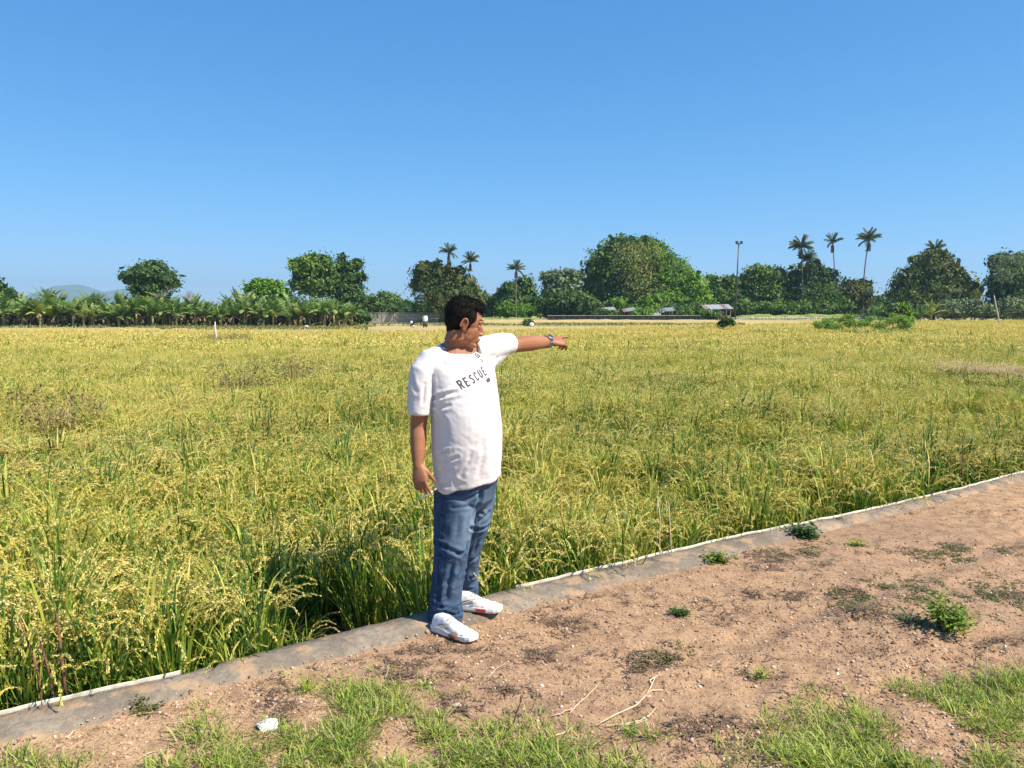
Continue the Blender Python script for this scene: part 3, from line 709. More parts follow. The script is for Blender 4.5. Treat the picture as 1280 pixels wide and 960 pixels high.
for row, (Yr, pxs, s) in enumerate(((112, np.arange(-44, 448, 13.5), 1.08), (114.5, np.arange(-38, 440, 13), 1.2), (117.5, np.arange(-44, 436, 14), 1.32), (121, np.arange(-36, 436, 15), 1.42))):
    for i, px in enumerate(pxs):
        k = protos[row == 0][r.integers(0, 4)]
        o = k if id(k) not in used else copy_tree(k); used.add(id(k))
        p = dp(px + r.uniform(-6, 6), 400, Yr + r.uniform(-.9, .9)); o.location = (p.x, p.y, FIELD_Z)
        q = s * r.uniform(.82, 1.12); 
        if px > 425: q *= .8
        if 246 < px < 305: q *= .86
        o.scale = (q, q, q * r.uniform(.9, 1.1)); o.rotation_euler = (0, 0, r.uniform(0, 6.28)); o['group'] = GRP
        o['label'] = 'green banana plant in the dense banana rows along the far left'
o = banana_plant(560, True, True, 1.9); p = dp(50, 400, 110.5); o.location = (p.x, p.y, FIELD_Z); o.scale = (1.05,) * 3
o['label'] = 'yellow leaved banana plant at the front of the banana rows near the left edge'
o = banana_plant(561, False, True, 1.6); p = dp(1164, 400, 150); o.location = (p.x, p.y, FIELD_Z); o.scale = (1.25,) * 3
o['label'] = 'pale leaved banana plant in front of the large dusky tree on the right'
o = banana_plant(562, False, False, 1.3); p = dp(1150, 400, 148); o.location = (p.x, p.y, FIELD_Z); o.scale = (1.15,) * 3
o['label'] = 'green banana plant just left of the pale one under the large dusky tree'

# ------------------------------------------------------------------ coconut palms
def frond_mesh(seed, L=3.2, bend=1.5, th0=1.1):
    r = np.random.default_rng(seed); k = 12; t = np.linspace(0, 1, k + 1); th = th0 - bend * t ** 1.2
    st = L / k * np.stack([np.cos(th), 0 * th, np.sin(th)], -1); P = np.concatenate([[np.zeros(3)], np.cumsum(st[:-1], 0)])
    mb = MB(); mb.tube(P, np.linspace(.05, .015, k + 1), 4, .2)
    n = 26; tt = np.linspace(.14, 1, n); i = np.clip((tt * k).astype(int), 0, k - 1); c = P[i] + (P[i + 1] - P[i]) * (tt * k - i)[:, None] if True else 0
    for s in (-1, 1):
        ln = .85 * np.interp(tt, [0, .3, .8, 1], [.5, 1, .8, .4]); d = np.stack([np.full(n, .5), np.full(n, s * .8), r.uniform(-.8, -.3, n)], -1)
        d /= np.linalg.norm(d, axis=1, keepdims=True); e = c + d * ln[:, None] + np.array([0, 0, -.12]); wv = np.array([.085, 0, .02])
        mb.quads(np.stack([c - wv, c + wv, e + wv * .2, e - wv * .2], 1), r.uniform(0, 1, n))
    return mb.mesh('frond', MT['palm_leaf'])
FR = [frond_mesh(i, bend=b, th0=a) for i, (a, b) in enumerate(((1.45, .75), (1.0, 1.1), (.5, 1.1), (-.1, 1.0), (.8, .8)))]
FRD = FR[3].copy(); FRD.materials.clear(); FRD.materials.append(MT['dry_leaf'])
def palm(label, px_top, py_top, px_base, Y, seed, s=1.0, nf=20, bendx=0.0, trunk_mat='palm_trunk', dead=5):
    r = np.random.default_rng(seed); top = np.array(dp(px_top, py_top, Y)); b = dp(px_base, 400, Y); base = np.array([b.x, Y, FIELD_Z])
    t = thing('coconut_palm', label, 'palm', tuple(base), group='coconut palms in the far tree line'); top = top - base
    u = np.linspace(0, 1, 9); P = np.stack([top[0] * u + bendx * np.sin(u * PI), 0 * u, top[2] * u], -1)
    mb = MB(); mb.tube(P, np.interp(u, [0, .1, 1], [.30, .19, .13]) * s, 9)
    for j in range(1, 9 * 2): mb.tube([P[0] + (P[-1] - P[0]) * (j / 18.0) * 0 + np.array([np.interp(j / 18, u, P[:, 0]), 0, np.interp(j / 18, u, P[:, 2])]) + d for d in (np.zeros(3), np.array([0, 0, .08]))], .205 * s * (1.15 - .4 * j / 18), 9)
    mb.build('trunk', MT[trunk_mat], t, smooth=True)
    for i in range(nf):
        o = bpy.data.objects.new('frond', FR[int(r.integers(0, 5))] if i > 3 else FR[0]); col.objects.link(o); o.parent = t
        o.location = tuple(top); o.scale = (s,) * 3; o.rotation_euler = (r.uniform(-.15, .15), r.uniform(-.15, .25), i * 2.4 + r.uniform(-.3, .3))
    for i in range(dead):
        o = bpy.data.objects.new('dead_frond', FRD); col.objects.link(o); o.parent = t; o.location = tuple(top + [0, 0, -.2]); o.scale = (s * .85,) * 3; o.rotation_euler = (0, r.uniform(.9, 1.3), r.uniform(0, 6.3))
    m = MB()
    for i in range(6): a = i * 1.05; m.ell(top + np.array([.28 * math.cos(a) * s, .28 * math.sin(a) * s, -.3 * s]), .14 * s, n=8, k=6)
    m.build('coconuts', MT['palm_leaf'], t); return t
palm('coconut palm with the higher crown, left of two above the vine hung tree', 561, 315, 558, 150, 1, .62)
palm('coconut palm with the lower crown, right of two above the vine hung tree', 588, 326, 585, 148, 2, .6, bendx=-.4)
palm('short coconut palm with a pale trunk in front of a dark tree', 645, 336, 645, 168, 3, .66)
palm('bushy coconut palm, leftmost of three above the right hand trees', 1002, 308, 1004, 188, 4, .95, 24)
palm('low coconut palm half sunk in foliage under the bushy palm', 1009, 324, 1010, 188.5, 5, .85, 22)
palm('slim coconut palm in the middle of three above the right hand trees', 1041, 303, 1040, 190, 6, .80, 14, bendx=.5)
palm('tall coconut palm on a long bare leaning trunk above the right hand trees', 1086, 299, 1079, 188, 7, .95, 20, bendx=-.5)
palm('coconut palm of which only the tip shows above the large dusky tree', 1169, 312, 1168, 176, 8, .8, 16)

# ------------------------------------------------------------------ leafless trees
def bare_tree(label, px, Y, h, seed, spread=.5, name='bare_tree', cat='leafless tree'):
    r = np.random.default_rng(seed); b = dp(px, 400, Y); t = thing(name, label, cat, (b.x, Y, FIELD_Z)); mb = MB()
    def br(p, d, L, rad, lv):
        e = p + d * L; mb.tube([p, (p + e) / 2 + r.normal(0, .04, 3) * L, e], [rad, rad * .8, rad * .55], 5 if lv else 7)
        if lv >= 5: return
        for _ in range(3 if lv else 5):
            nd = d + r.normal(0, spread, 3); nd[2] = abs(nd[2]) * .6 + .35; nd /= np.linalg.norm(nd); br(p + d * L * r.uniform(.55, 1), nd, L * r.uniform(.6, .85), rad * .55, lv + 1)
    br(np.zeros(3), np.array([0, 0, 1.0]), h * .38, .16, 0); mb.build('branches', MT['bare'], t); return t
for i_ in range(9):
    bush('dark scrub filling the gap behind the banana rows', 126, [(-20 + i_ * 54, 392, 34, 10), (6 + i_ * 54, 396, 28, 8)], 'tree_dark', 1500, .6, 400 + i_, 'scrub', 'scrub behind the banana rows')
bare_tree('leafless grey tree standing right of the umbrella shaped tree', 226, 140, 7.2, 11, .55)
bare_tree('small leafless grey bush tree above the gap in the banana row', 273, 135, 5.0, 12, .7)

# ------------------------------------------------------------------ walls, fence, sheds, mast
Yw = 150; xa, xb = dp(434, 400, Yw).x, dp(553, 400, Yw).x; ztop = dp(500, 391.5, Yw).z
t = NT('old_wall'); n_ = t.noise(1.3, 5, .65, t.obj()); MT['old_wall'] = t.done(t.bsdf(t.ramp(n_, [(.3, (.25, .22, .19)), (.5, (.36, .32, .27)), (.7, (.5, .46, .40))]), .95, t.bump(n_, .05)))
wl_ = thing('field_wall', 'long low weathered grey concrete wall between the bananas and the man\'s head', 'wall', ((xa + xb) / 2, Yw, FIELD_Z))
npn = 8; pw = (xb - xa) / npn
for i in range(npn):
    for j in range(2):
        m = MB(); hh = (ztop - FIELD_Z - .1) / 2; m.box((xa + pw * (i + .5) - (xa + xb) / 2, 0, hh * (j + .5)), (pw - .28, .12, hh - .04)); m.build('panel', MT['old_wall'], wl_)
for i in range(npn + 1):
    m = MB(); m.box((xa + pw * i - (xa + xb) / 2, 0, (ztop - FIELD_Z) / 2), (.24, .26, ztop - FIELD_Z)); m.build('post', MT['old_wall'], wl_)
m = MB(); m.box((0, 0, ztop - FIELD_Z + .04), (xb - xa + .3, .3, .12)); m.build('coping', MT['old_wall'], wl_)
# rubble wall at right
Yw = 172; xa, xb = dp(915, 400, Yw).x, dp(1112, 400, Yw).x
rw = thing('rubble_wall', 'long pale rubble stone wall below the grassy bank on the right', 'wall', ((xa + xb) / 2, Yw, FIELD_Z)); m = MB(); r = np.random.default_rng(9)
m.box((0, .2, .35), (xb - xa, .3, .7))
x = xa
while x < xb:
    z = 0
    while z < .95:
        wd = r.uniform(.35, .7); m.ell((x - (xa + xb) / 2 + r.uniform(-.1, .1), -.03, z + .14), (wd * .5, .16, .17), n=7, k=5, tint=r.random()); z += .24
    x += .5
t = NT('pale_rubble'); MT['rubble'] = t.done(t.bsdf(t.ramp(t.attr('tint'), [(0, (.34, .30, .24)), (1, (.62, .56, .46))]), .95))
m.build('stones', MT['rubble'], rw, kind='stuff')
# dark netting fence
Yw = 160; xa, xb = dp(684, 400, Yw).x, dp(884, 400, Yw).x; zt = dp(700, 394.6, Yw).z; zc = (xa + xb) / 2
nf_ = thing('net_fence', 'low black netting fence with a grey top rail in front of the huge tree', 'fence', (zc, Yw, FIELD_Z)); nb = 14; bw = (xb - xa) / nb
for i in range(nb):
    m = MB(); xx = np.linspace(0, bw - .08, 7); R_ = [[(xa - zc + i * bw + a + .04, .05 * math.sin(a * 5 + i) + o_, z_) for a in xx] for z_, o_ in ((.05, 0), (.4, .06), ((zt - FIELD_Z) * .97, 0))]
    m.loft(np.array(R_), caps=False, closed=False); m.build('net_panel', MT['net'], nf_)
for i in range(nb + 1): m = MB(); m.tube([(xa - zc + i * bw, .04, 0), (xa - zc + i * bw, .04, zt - FIELD_Z + .06)], .05, 6); m.build('post', MT['net'], nf_)
m = MB(); m.tube([(xa - zc, 0, zt - FIELD_Z), (xb - zc, 0, zt - FIELD_Z)], .07, 6); m.build('rail', MT['grey_wood'], nf_)

def shed(label, px0, px1, py_roof, Y, rise_px=5, open_=True, wallm=None, tilt=1, name='shed'):
    xa, xb = dp(px0, 400, Y).x, dp(px1, 400, Y).x; zl = dp(px0, py_roof, Y).z; zh = dp(px0, py_roof - rise_px, Y).z; xc = (xa + xb) / 2; wd = xb - xa
    t = thing(name, label, 'shed', (xc, Y, FIELD_Z)); dpt = 4.0; zl -= FIELD_Z; zh -= FIELD_Z
    n = max(4, int(wd / .9)); 
    for i in range(n):       # corrugated sheets
        a0 = -wd / 2 + wd * i / n; a1 = -wd / 2 + wd * (i + 1) / n - .02; xx = np.linspace(a0, a1, 9); rp = .03 * np.cos(np.arange(9) * PI)
        top = np.stack([xx, np.full(9, dpt * .5), zh + rp + .12 * fbm(i * 1.7, 0, seed=3) + (xx / wd) * .25 * tilt], -1); bot = top.copy(); bot[:, 1] = -dpt * .55; bot[:, 2] -= (zh - zl)
        m = MB(); m.loft([bot, top, top - [0, 0, .02], bot - [0, 0, .02]], caps=False, closed=False); m.build('roof_sheet', MT['tin'] if (i % 4) else MT['tin_rust'], t)
    for sx_ in (-.42, 0, .42):
        for sy in (-.4, .4):
            m = MB(); m.tube([(wd * sx_, dpt * sy, -.1), (wd * sx_, dpt * sy, zl + (zh - zl) * (sy + .5))], .08, 6); m.build('post', MT['grey_wood'], t)
    m = MB(); m.box((0, dpt * .42, zl * .45), (wd * .82, .1, zl * .9)); m.build('back_wall', MT['dark_cloth'], t)
    return t, wd, dpt, zl, zh
shed('small open shed with a pale tin roof, left one under the dome tree', 752, 769, 388.5, 168, 4.5)
shed('small open shed with a dull grey green tin roof, middle one under the dome tree', 778, 794, 389, 169, 4, tilt=2)
shed('low shed with a patchy pale roof at the foot of the bright bushes', 827, 843, 389, 168, 4.5)
t, wd, dpt, zl, zh = shed('wider shed with a bright tin roof and a small brick room at its right end', 878, 913, 386.5, 162, 6, name='tin_roof_hut')
m = MB(); xr = wd * .5 - 1.4
for (c, d) in (((xr, -1.2, 1.2), (1.9, .14, .5)), ((xr - .75, -1.2, .75), (.4, .14, .4)), ((xr + .5, -1.2, .75), (.9, .14, .4)), ((xr, -1.2, .3), (1.9, .14, .5)), ((xr - .95, 0, .75), (.14, 2.3, 1.5)), ((xr + .95, 0, .75), (.14, 2.3, 1.5))): m.box(c, d)
m.build('brick_wall', MT['brick'], t)
m = MB(); m.box((xr - .25, -1.1, .75), (.6, .06, .4)); m.build('window', MT['dark_cloth'], t)
for i_, (a_, b_, l_) in enumerate(((749, 764, 'left'), (795, 806, 'middle'), (846, 858, 'right'))):
    bush('small leafy bush in front of the netting fence, %s one of three by the sheds' % l_, 166, [(a_ + 4, 391, 7, 4), (b_, 391.5, 7, 3.5)], 'tree_bright' if i_ == 1 else 'tree_mid', 700, .4, 260 + i_)
bush('dark green hedge clump under the left half of the tin roofed hut', 157, [(884, 392, 8, 5), (894, 393, 7, 4)], 'tree_mid', 900, .35, 270)
# light mast
p = dp(918.5, 400, 172); q = dp(923.5, 304, 172); mt_ = thing('light_mast', 'tall thin dark pole with a small lamp cluster on top above the trees', 'pole', (p.x, 172, FIELD_Z))
e = np.array([q.x - p.x, 0, q.z - FIELD_Z]); m = MB(); m.tube([(0, 0, -.3), e * .5, e], [.2, .16, .11], 8); m.build('pole', MT['dark_metal'], mt_, smooth=True)
m = MB(); m.box(e + [0, 0, -.2], (1.1, .1, .1)); m.build('crossarm', MT['dark_metal'], mt_)
for s in (-.45, .5): m = MB(); m.box(e + [s, -.15, .15], (.5, .45, .55)); m.box(e + [s, -.38, .12], (.4, .04, .4)); m.build('lamp_head', MT['dark_metal'], mt_)

# ------------------------------------------------------------------ things standing in the field
def pole(name, label, cat, a, b, ra, rb, mat, Y, z0=FIELD_Z):
    a_, b_ = dp(*a, Y), dp(*b, Y); t = MB(); P = [np.array(a_) + (np.array(b_) - np.array(a_)) * u for u in (0, .35, .7, 1)]
    P[1] = P[1] + np.array([ra * .5, 0, 0]); t.tube(P, [ra, ra * .9 + rb * .1, (ra + rb) / 2, rb], 8); return tag(t.build(name, MT[mat], smooth=True), label, cat)
pole('leaning_pole', 'pale wooden pole leaning left at the field\'s far right edge', 'pole', (1249.5, 408), (1242.5, 369), .09, .06, 'pale_wood', 95)
pole('marker_post', 'pale pinkish tapering post standing in the ripe rice at the left', 'post', (268, 428), (269, 402), .09, .02, 'pale_post', 40)
pole('leaning_post', 'dark post leaning right beside the leafy shrub in the far green patch', 'post', (1107, 409), (1116, 380), .07, .05, 'trunk', 70)
bush('small dark round bush growing alone in the rice in front of the tin roofed hut', 62, [(903, 405, 5, 5), (912, 403, 6, 5), (907, 400, 6, 3)], 'bush', 700, .13, 301, 'field_bush')
bush('upright leafy shrub at the right end of the green weed patch in the field', 66, [(1133, 390, 6, 9), (1136, 402, 5, 8), (1126, 384, 6, 5)], 'tree_bright', 1500, .16, 302, 'field_shrub')
bush('leafy light green sapling leaning over the dark post in the weed patch', 66, [(1117, 386, 7, 5), (1124, 392, 5, 5)], 'tree_grey', 700, .16, 303, 'field_shrub')
def weed_bed(name, Y, px0, px1, py0, n, seed, h, mat='tree_bright', leaf=.13, **kw):
    r = np.random.default_rng(seed); px = r.uniform(px0, px1, n); Yv_ = Y + r.normal(0, 2.2, n); x = (px - 640) / FOC * Yv_
    prof = .60 + .55 * fbm(px * .045 + 3.3, Yv_ * .21, seed=seed, oct=3); z = canopy - .25 + r.random(n) ** 1.3 * h * prof
    P = np.stack([x, Yv_, z], -1); a = r.normal(0, 1, (n, 3)); a /= np.linalg.norm(a, axis=1, keepdims=True); b = np.cross(a, r.normal(0, 1, (n, 3))); b /= np.linalg.norm(b, axis=1, keepdims=True)
    s = leaf * r.uniform(.6, 1.3, n)[:, None]; m = MB(); m.quads(np.stack([P - a * s, P - b * s * .5, P + a * s, P + b * s * .5], 1), r.random(n)); return m.build(name, MT[mat], kind='stuff', **kw)
rw_ = np.random.default_rng(66); LB = []
for px_ in np.arange(1018, 1142, 2.6): LB.append(px_lobe(px_ + rw_.uniform(-3, 3), 408 - rw_.uniform(0, 1) ** 1.6 * (13 if px_ > 1040 else 7), rw_.uniform(2, 5.5), rw_.uniform(1.2, 3.6), 62 + rw_.uniform(-2, 2), 9))
crown_mb([(c, R) for c, R in LB], 15000, .10, rw_, core=False).build('weed_patch', MT['weed_far'], kind='stuff', label='wide patch of bright green leafy weeds standing above the far right rice', category='weeds')
weed_bed('weed_patch', 58, 940, 1175, 410, 4000, 8, .40, 'weed_far', .10, label='low green weeds spread in front of the tall weed patch', category='weeds')
bush('brown dry bush heap on the stubble just above the man\'s pointing arm', 118, [(658, 404, 5, 3.5), (663, 403, 4, 4.5)], 'tree_olive', 600, .2, 305, 'dry_bush')
m = MB(); p = dp(664.5, 406, 116); m.ell((p.x, p.y, FIELD_Z + .25), (.35, .25, .32), n=10, k=8); tag(m.build('white_sack', MT['white_cloth'], smooth=True), 'small white sack lying right of the brown bush heap on the stubble', 'sack')
m = MB(); p = dp(383, 404, 106); m.ell((p.x, p.y, FIELD_Z + .1), (.35, .2, .22), n=10, k=7); tag(m.build('white_sack', MT['white_cloth'], smooth=True), 'small white sack on the grass strip in front of the bananas', 'sack')
# far off farmer bending to a dark implement
Yf = 104; k_ = Yf / FOC
def fp(px, py, dy=0): return np.array(dp(px, py, Yf + dy))
f0 = fp(531.5, 409.2); fa = thing('person', 'tiny far off farmer in a white shirt stooping on the stubble beside the concrete wall', 'person', (f0[0], Yf, FIELD_Z))
def rel(p): return tuple(np.array(p) - np.array([f0[0], Yf, FIELD_Z]))
m = MB()
for s, dx in ((-1, -.18), (1, .15)): m.tube([rel(fp(532, 401.5)) , (dx * .9, -.12, .55), (dx, 0, .08), (dx - .1, -.14, .03)], [.13, .1, .06, .05], 8)
m.ell(rel(fp(532, 401)), (.2, .16, .17)); m.tube([rel(fp(532, 401)), rel(fp(531, 395.5))], [.15, .14], 8)
m.ell(rel(fp(528.5, 395)), (.11, .1, .13)); m.tube([rel(fp(530.5, 397)), rel(fp(527, 399)), rel(fp(523, 400.5))], [.06, .05, .035], 7); m.ell(rel(fp(522.4, 400.8)), (.07, .04, .04))
V, F, Nn = remeshed(m, .025, 3); m = MB(); m.add(V, F); MT['skin_far'] = simple('tanned_skin', (.30, .16, .09), .6, .1); m.build('body', MT['skin_far'], fa, smooth=True)
m = MB(); m.tube([rel(fp(531.3, 401.8)), rel(fp(531.6, 398)), rel(fp(531, 395))], [.30, .34, .28], 10); m.tube([rel(fp(530.3, 396.6)), rel(fp(528, 398.5))], [.12, .09], 8)
V, F, Nn = remeshed(m, .03, 3); m = MB(); m.add(V, F); m.build('shirt', MT['white_cloth'], fa, smooth=True)
m = MB(); m.ell(rel(fp(532, 402)), (.38, .26, .24))
for dx in (-.18, .15): m.tube([rel(fp(532, 402.3)), (dx * .9, -.1, .52), (dx, 0, .16)], [.24, .19, .12], 8)
V, F, Nn = remeshed(m, .03, 3); MT['far_trousers'] = simple('dark_olive_trousers', (.09, .085, .05), .9, .2); m = MB(); m.add(V, F); m.build('trousers', MT['far_trousers'], fa, smooth=True)
m = MB(); m.ell(rel(fp(528.3, 394.2)), (.17, .17, .06)); m.ell(rel(fp(528.3, 393.9)), (.1, .1, .1)); m.build('hat', MT['dark_cloth'], fa, smooth=True)
ht = thing('hand_plough', 'dark long handled farm implement slanting to the ground left of the far off farmer', 'farm tool', tuple(fp(515, 408)))
def rel2(p): return tuple(np.array(p) - fp(515, 408))
m = MB(); m.tube([rel2(fp(512.5, 408)), rel2(fp(518, 403)), rel2(fp(523, 400.6)), rel2(fp(528, 399))], [.07, .13, .1, .05], 7); m.build('beam', MT['dark_cloth'], ht)
m = MB(); m.tube([rel2(fp(527, 399.5)), rel2(fp(525.5, 405))], [.1, .06], 7); m.build('strut', MT['dark_cloth'], ht)
m = MB(); m.ell(rel2(fp(514.3, 402.8)), (.17, .15, .18), n=10, k=8); m.build('float', MT['white_cloth'], ht, smooth=True)
m = MB(); m.ell(rel2(fp(516.6, 408)), (.26, .15, .15), n=10, k=8); m.build('skid', MT['pale_wood'], ht, smooth=True)

# ------------------------------------------------------------------ distant hills
x = np.linspace(-6500, 1500, 160); Yh = 5600
ridge = 110 + 60 * fbm(x * .0009, 3, seed=91) ; pxx = 640 + x / Yh * FOC
ridge = ridge + 120 * np.exp(-((pxx - 100) / 26) ** 2) + 85 * np.exp(-((pxx - 165) / 30) ** 2) + 60 * np.exp(-((pxx + 60) / 50) ** 2); ridge *= np.clip((420 - pxx) / 200, 0, 1)
m = MB(); R_ = [np.stack([x, np.full_like(x, Yh + u * 900), FIELD_Z - .5 + np.maximum(ridge, 0) * z_ * (1 + .12 * fbm(x * .004, u * 3, seed=92))], -1) for u, z_ in ((-1.2, 0), (-.7, .45), (-.3, .85), (0, 1), (.6, .6), (1.3, 0))]
m.loft(np.array(R_).transpose(1, 0, 2), caps=False, closed=False); MT['hill'] = simple('hill_scrub', (.08, .11, .05), .95, .3, .01); m.build('hills', MT['hill'], smooth=True, kind='structure')
# ================================================================== THE MAN
def skin_mat():
    t = NT('sun_tanned_skin'); n = t.noise(9, 4, .6, t.obj()); f = t.noise(60, 3, .6, t.obj())
    c = t.mix(t.ramp(n, [(.35, 0.0), (.65, 1.0)]), (.30, .125, .062), (.37, .165, .085))
    c = t.mix(t.math('MULTIPLY', f, .25), c, (.28, .11, .06))
    sp = t.n('ShaderNodeSeparateXYZ'); t.t.links.new(t.obj(), sp.inputs[0])
    face = t.ramp(t.math('SUBTRACT', sp.outputs[2], 1.0), [(.40, 0.0), (.46, 1.0)])      # face and neck are a darker tone
    face = t.math('MULTIPLY', face, t.ramp(t.math('ADD', sp.outputs[0], .2), [(.10, 1.0), (.16, 0.0)]))
    c = t.mix(t.math('MULTIPLY', face, .75), c, (.19, .073, .040))
    MT['skin'] = t.done(t.bsdf(c, .5, t.bump(f, .0008), .35, Subsurface_Weight=.06, Subsurface_Scale=.01))
    t = NT('white_cotton'); n = t.noise(5, 4, .6, t.obj()); f = t.noise(260, 2, .5, t.obj())
    c = t.mix(n, (.74, .71, .70), (.66, .62, .615)); MT['shirt'] = t.done(t.bsdf(c, .92, t.bump(f, .0006), .1))
    t = NT('blue_denim'); o = t.obj(); n = t.noise(6, 5, .65, o); f = t.noise(170, 3, .7, o)
    mp = t.n('ShaderNodeMapping', i_Scale=(18, 18, 3)); t.t.links.new(o, mp.inputs[0]); st = t.noise(1.0, 4, .7, mp.outputs[0])
    c = t.ramp(t.math('ADD', t.math('MULTIPLY', n, .6), t.math('MULTIPLY', st, .4)), [(.36, (.018, .036, .078)), (.52, (.034, .066, .130)), (.68, (.065, .115, .195))])
    w_ = t.attr('wear'); c = t.mix(t.math('MULTIPLY', w_, .9), c, (.21, .30, .40))
    c = t.mix(t.math('MULTIPLY', t.ramp(f, [(.45, 0.0), (.7, 1.0)]), .3), c, (.20, .27, .36))
    MT['denim'] = t.done(t.bsdf(c, .9, t.bump(f, .0012), .12))
    MT['denim_thread'] = simple('denim_seam', (.03, .05, .09), .9, .2, 30)
    t = NT('black_hair'); MT['hair'] = t.done(t.bsdf((.010, .009, .008), .75, None, .15))
    MT['shoe'] = simple('white_shoe_mesh', (.78, .76, .73), .6, .08, 30, bump=.001)
    MT['sole'] = simple('white_rubber_sole', (.70, .68, .64), .6, .12, 20)
    MT['red_rubber'] = simple('red_rubber', (.45, .06, .07), .6, .1, 20)
    MT['mud'] = simple('dried_mud', (.20, .10, .06), .95, .3, 40, bump=.003)
    MT['lace'] = simple('grey_laces', (.32, .32, .31), .8, .3, 40)
    MT['steel'] = simple('brushed_steel', (.45, .46, .48), .35, .1, 30, spec=.5, Metallic=.8)
    MT['watch_dark'] = simple('dark_watch_face', (.05, .05, .06), .25, .1, 30, spec=.6)
    MT['print'] = simple('dark_grey_shirt_print', (.075, .07, .08), .9, .2, 60)
    MT['eye'] = simple('eye_white', (.6, .56, .52), .3, .05, 30); MT['iris'] = simple('dark_iris', (.03, .015, .01), .2, .1, 30)
    MT['paper'] = simple('white_paper', (.8, .79, .76), .8, .04, 60); MT['filter'] = simple('cork_filter', (.6, .38, .16), .8, .1, 60)
    MT['lips'] = simple('lips', (.26, .09, .07), .5, .1, 40)
skin_mat()
man = thing('person', 'dark haired man in white shirt and blue jeans pointing across the rice field', 'person', (-.25, 4.05, 0))
MO = np.array([-.25, 4.05, 0.0])
def W(px, py, Y): return np.array(dp(px, py, Y))
CH = math.radians(40)                                        # chest turned 40 degrees away from the camera
Fv = np.array([math.sin(CH), -math.cos(CH), 0]); Lv = np.array([math.cos(CH), math.sin(CH), 0]); Zv = np.array([0, 0, 1.0])

def ring(c, a, b, u=Lv, v=Fv, n=32, sq=1.0, back=1.0):
    t_ = np.arange(n) * 2 * PI / n; ca, sa = np.cos(t_), np.sin(t_)
    if sq != 1: ca, sa = np.sign(ca) * abs(ca) ** sq, np.sign(sa) * abs(sa) ** sq
    bb = np.where(sa < 0, b * back, b)
    return np.asarray(c) + a * ca[:, None] * u + (bb * sa)[:, None] * v

# ---- hands: palm plus five bent fingers -----------------------------------------------------
def hand(mb, wrist, d, nrm, thumb_side, curls, s=1.0, spread=.10, thumb=None):
    """d: wrist->knuckles, nrm: out of the back of the hand, thumb_side: towards the thumb"""
    d = d / np.linalg.norm(d); nrm = nrm - d * nrm.dot(d); nrm /= np.linalg.norm(nrm); x = thumb_side - d * thumb_side.dot(d) - nrm * thumb_side.dot(nrm); x /= np.linalg.norm(x)
    P = lambda a, b, c: wrist + (d * a + x * b + nrm * c) * s
    def pr(a, w_, h, off=0): return ring(P(a, off, 0), w_ * s, h * s, x, nrm, 16, .85)
    mb.loft([pr(-.035, .021, .018), pr(-.01, .0265, .021), pr(.012, .030, .020, .001), pr(.035, .037, .019, .002), (pr(.06, .042, .017, .002)), pr(.085, .041, .014), pr(.097, .036, .009)])
    tips = []
    for i, (off, L, r_) in enumerate(((.030, .072, .0088), (.0095, .080, .009), (-.011, .074, .0086), (-.030, .058, .0076))):
        a = P(.084, off, .001); fd = d + x * spread * (1.2 - i * .8); fd /= np.linalg.norm(fd); pts = [P(.06, off * .9, 0), a]; ang = 0
        for j, (seg, k) in enumerate(((.46, .5), (.30, .9), (.24, .6))):
            ang += curls[i] * k; v = fd * math.cos(ang) - nrm * math.sin(ang); pts.append(pts[-1] + v * L * seg * s)
        mb.tube(pts, np.array([.0095, r_ * 1.05, r_ * 1.02, r_ * .92, r_ * .72]) * s, 10); mb.ell(pts[-1], r_ * .74 * s, n=10, k=8); tips.append(pts[-1])
    th = thumb or (.9, .35)                                   # thumb leaves the side of the palm near its base
    t0, t1 = P(.012, .018, -.004), P(.044, .041, -.010)
    td = d * math.cos(th[0]) + x * math.sin(th[0]) - nrm * th[1]; td /= np.linalg.norm(td); t2 = t1 + td * .034 * s
    td2 = td * .9 + d * .35 - nrm * th[1] * .5; td2 /= np.linalg.norm(td2); t3 = t2 + td2 * .027 * s
    mb.tube([t0, t1, t2, t3], np.array([.017, .0135, .0108, .0082]) * s, 10); mb.ell(t3, .0085 * s, n=10, k=8)
    return tips, t3

# ---- joints -----------------------------------------------------------------------------------
neck_b = W(573, 436, 4.03); neck_t = W(577, 412, 4.015)
shR, elR, wrR = W(531, 454, 3.92), W(523, 532, 3.94), W(522.5, 580, 3.89)
shL, elL, wrL = W(612, 436, 4.15), W(653, 430, 4.36), W(685.5, 427.2, 4.54)
hipR, knR, anR = W(566, 590, 4.0), W(566, 690, 3.97), W(556, 778, 3.99)
hipL, knL, anL = W(597, 585, 4.10), W(586, 683, 4.15), W(581.5, 748, 4.26)

body = MB()
# head, turned to the right of the picture, slightly away and tipped down
HY = math.radians(12); HP = math.radians(13)
hf = np.array([math.cos(HY) * math.cos(HP), math.sin(HY) * math.cos(HP), -math.sin(HP)]); hl = np.array([-math.sin(HY), math.cos(HY), 0]); hu = np.cross(hf, hl)
HC = W(579.5, 406, 4.0); HR = np.stack([hf, hl, hu], 1); HS = .97
def H(x, y, z): return HC + HR @ (np.array([x, y, z]) * HS)
def hell(x, y, z, r_, **k): body_t.ell(H(x, y, z), np.array(r_) * HS, rot=HR, **k)
body_t = body
hell(-.012, 0, .052, (.095, .074, .082), n=28, k=18); hell(.022, 0, .03, (.068, .067, .075), n=24, k=16)
hell(.026, 0, -.028, (.066, .060, .066), n=24, k=16); hell(.036, 0, -.064, (.051, .044, .034), n=20, k=14)
hell(.070, 0, -.092, (.020, .024, .017)); hell(.052, .0, -.088, (.030, .036, .018))
hell(.0, .0, -.06, (.055, .055, .045))
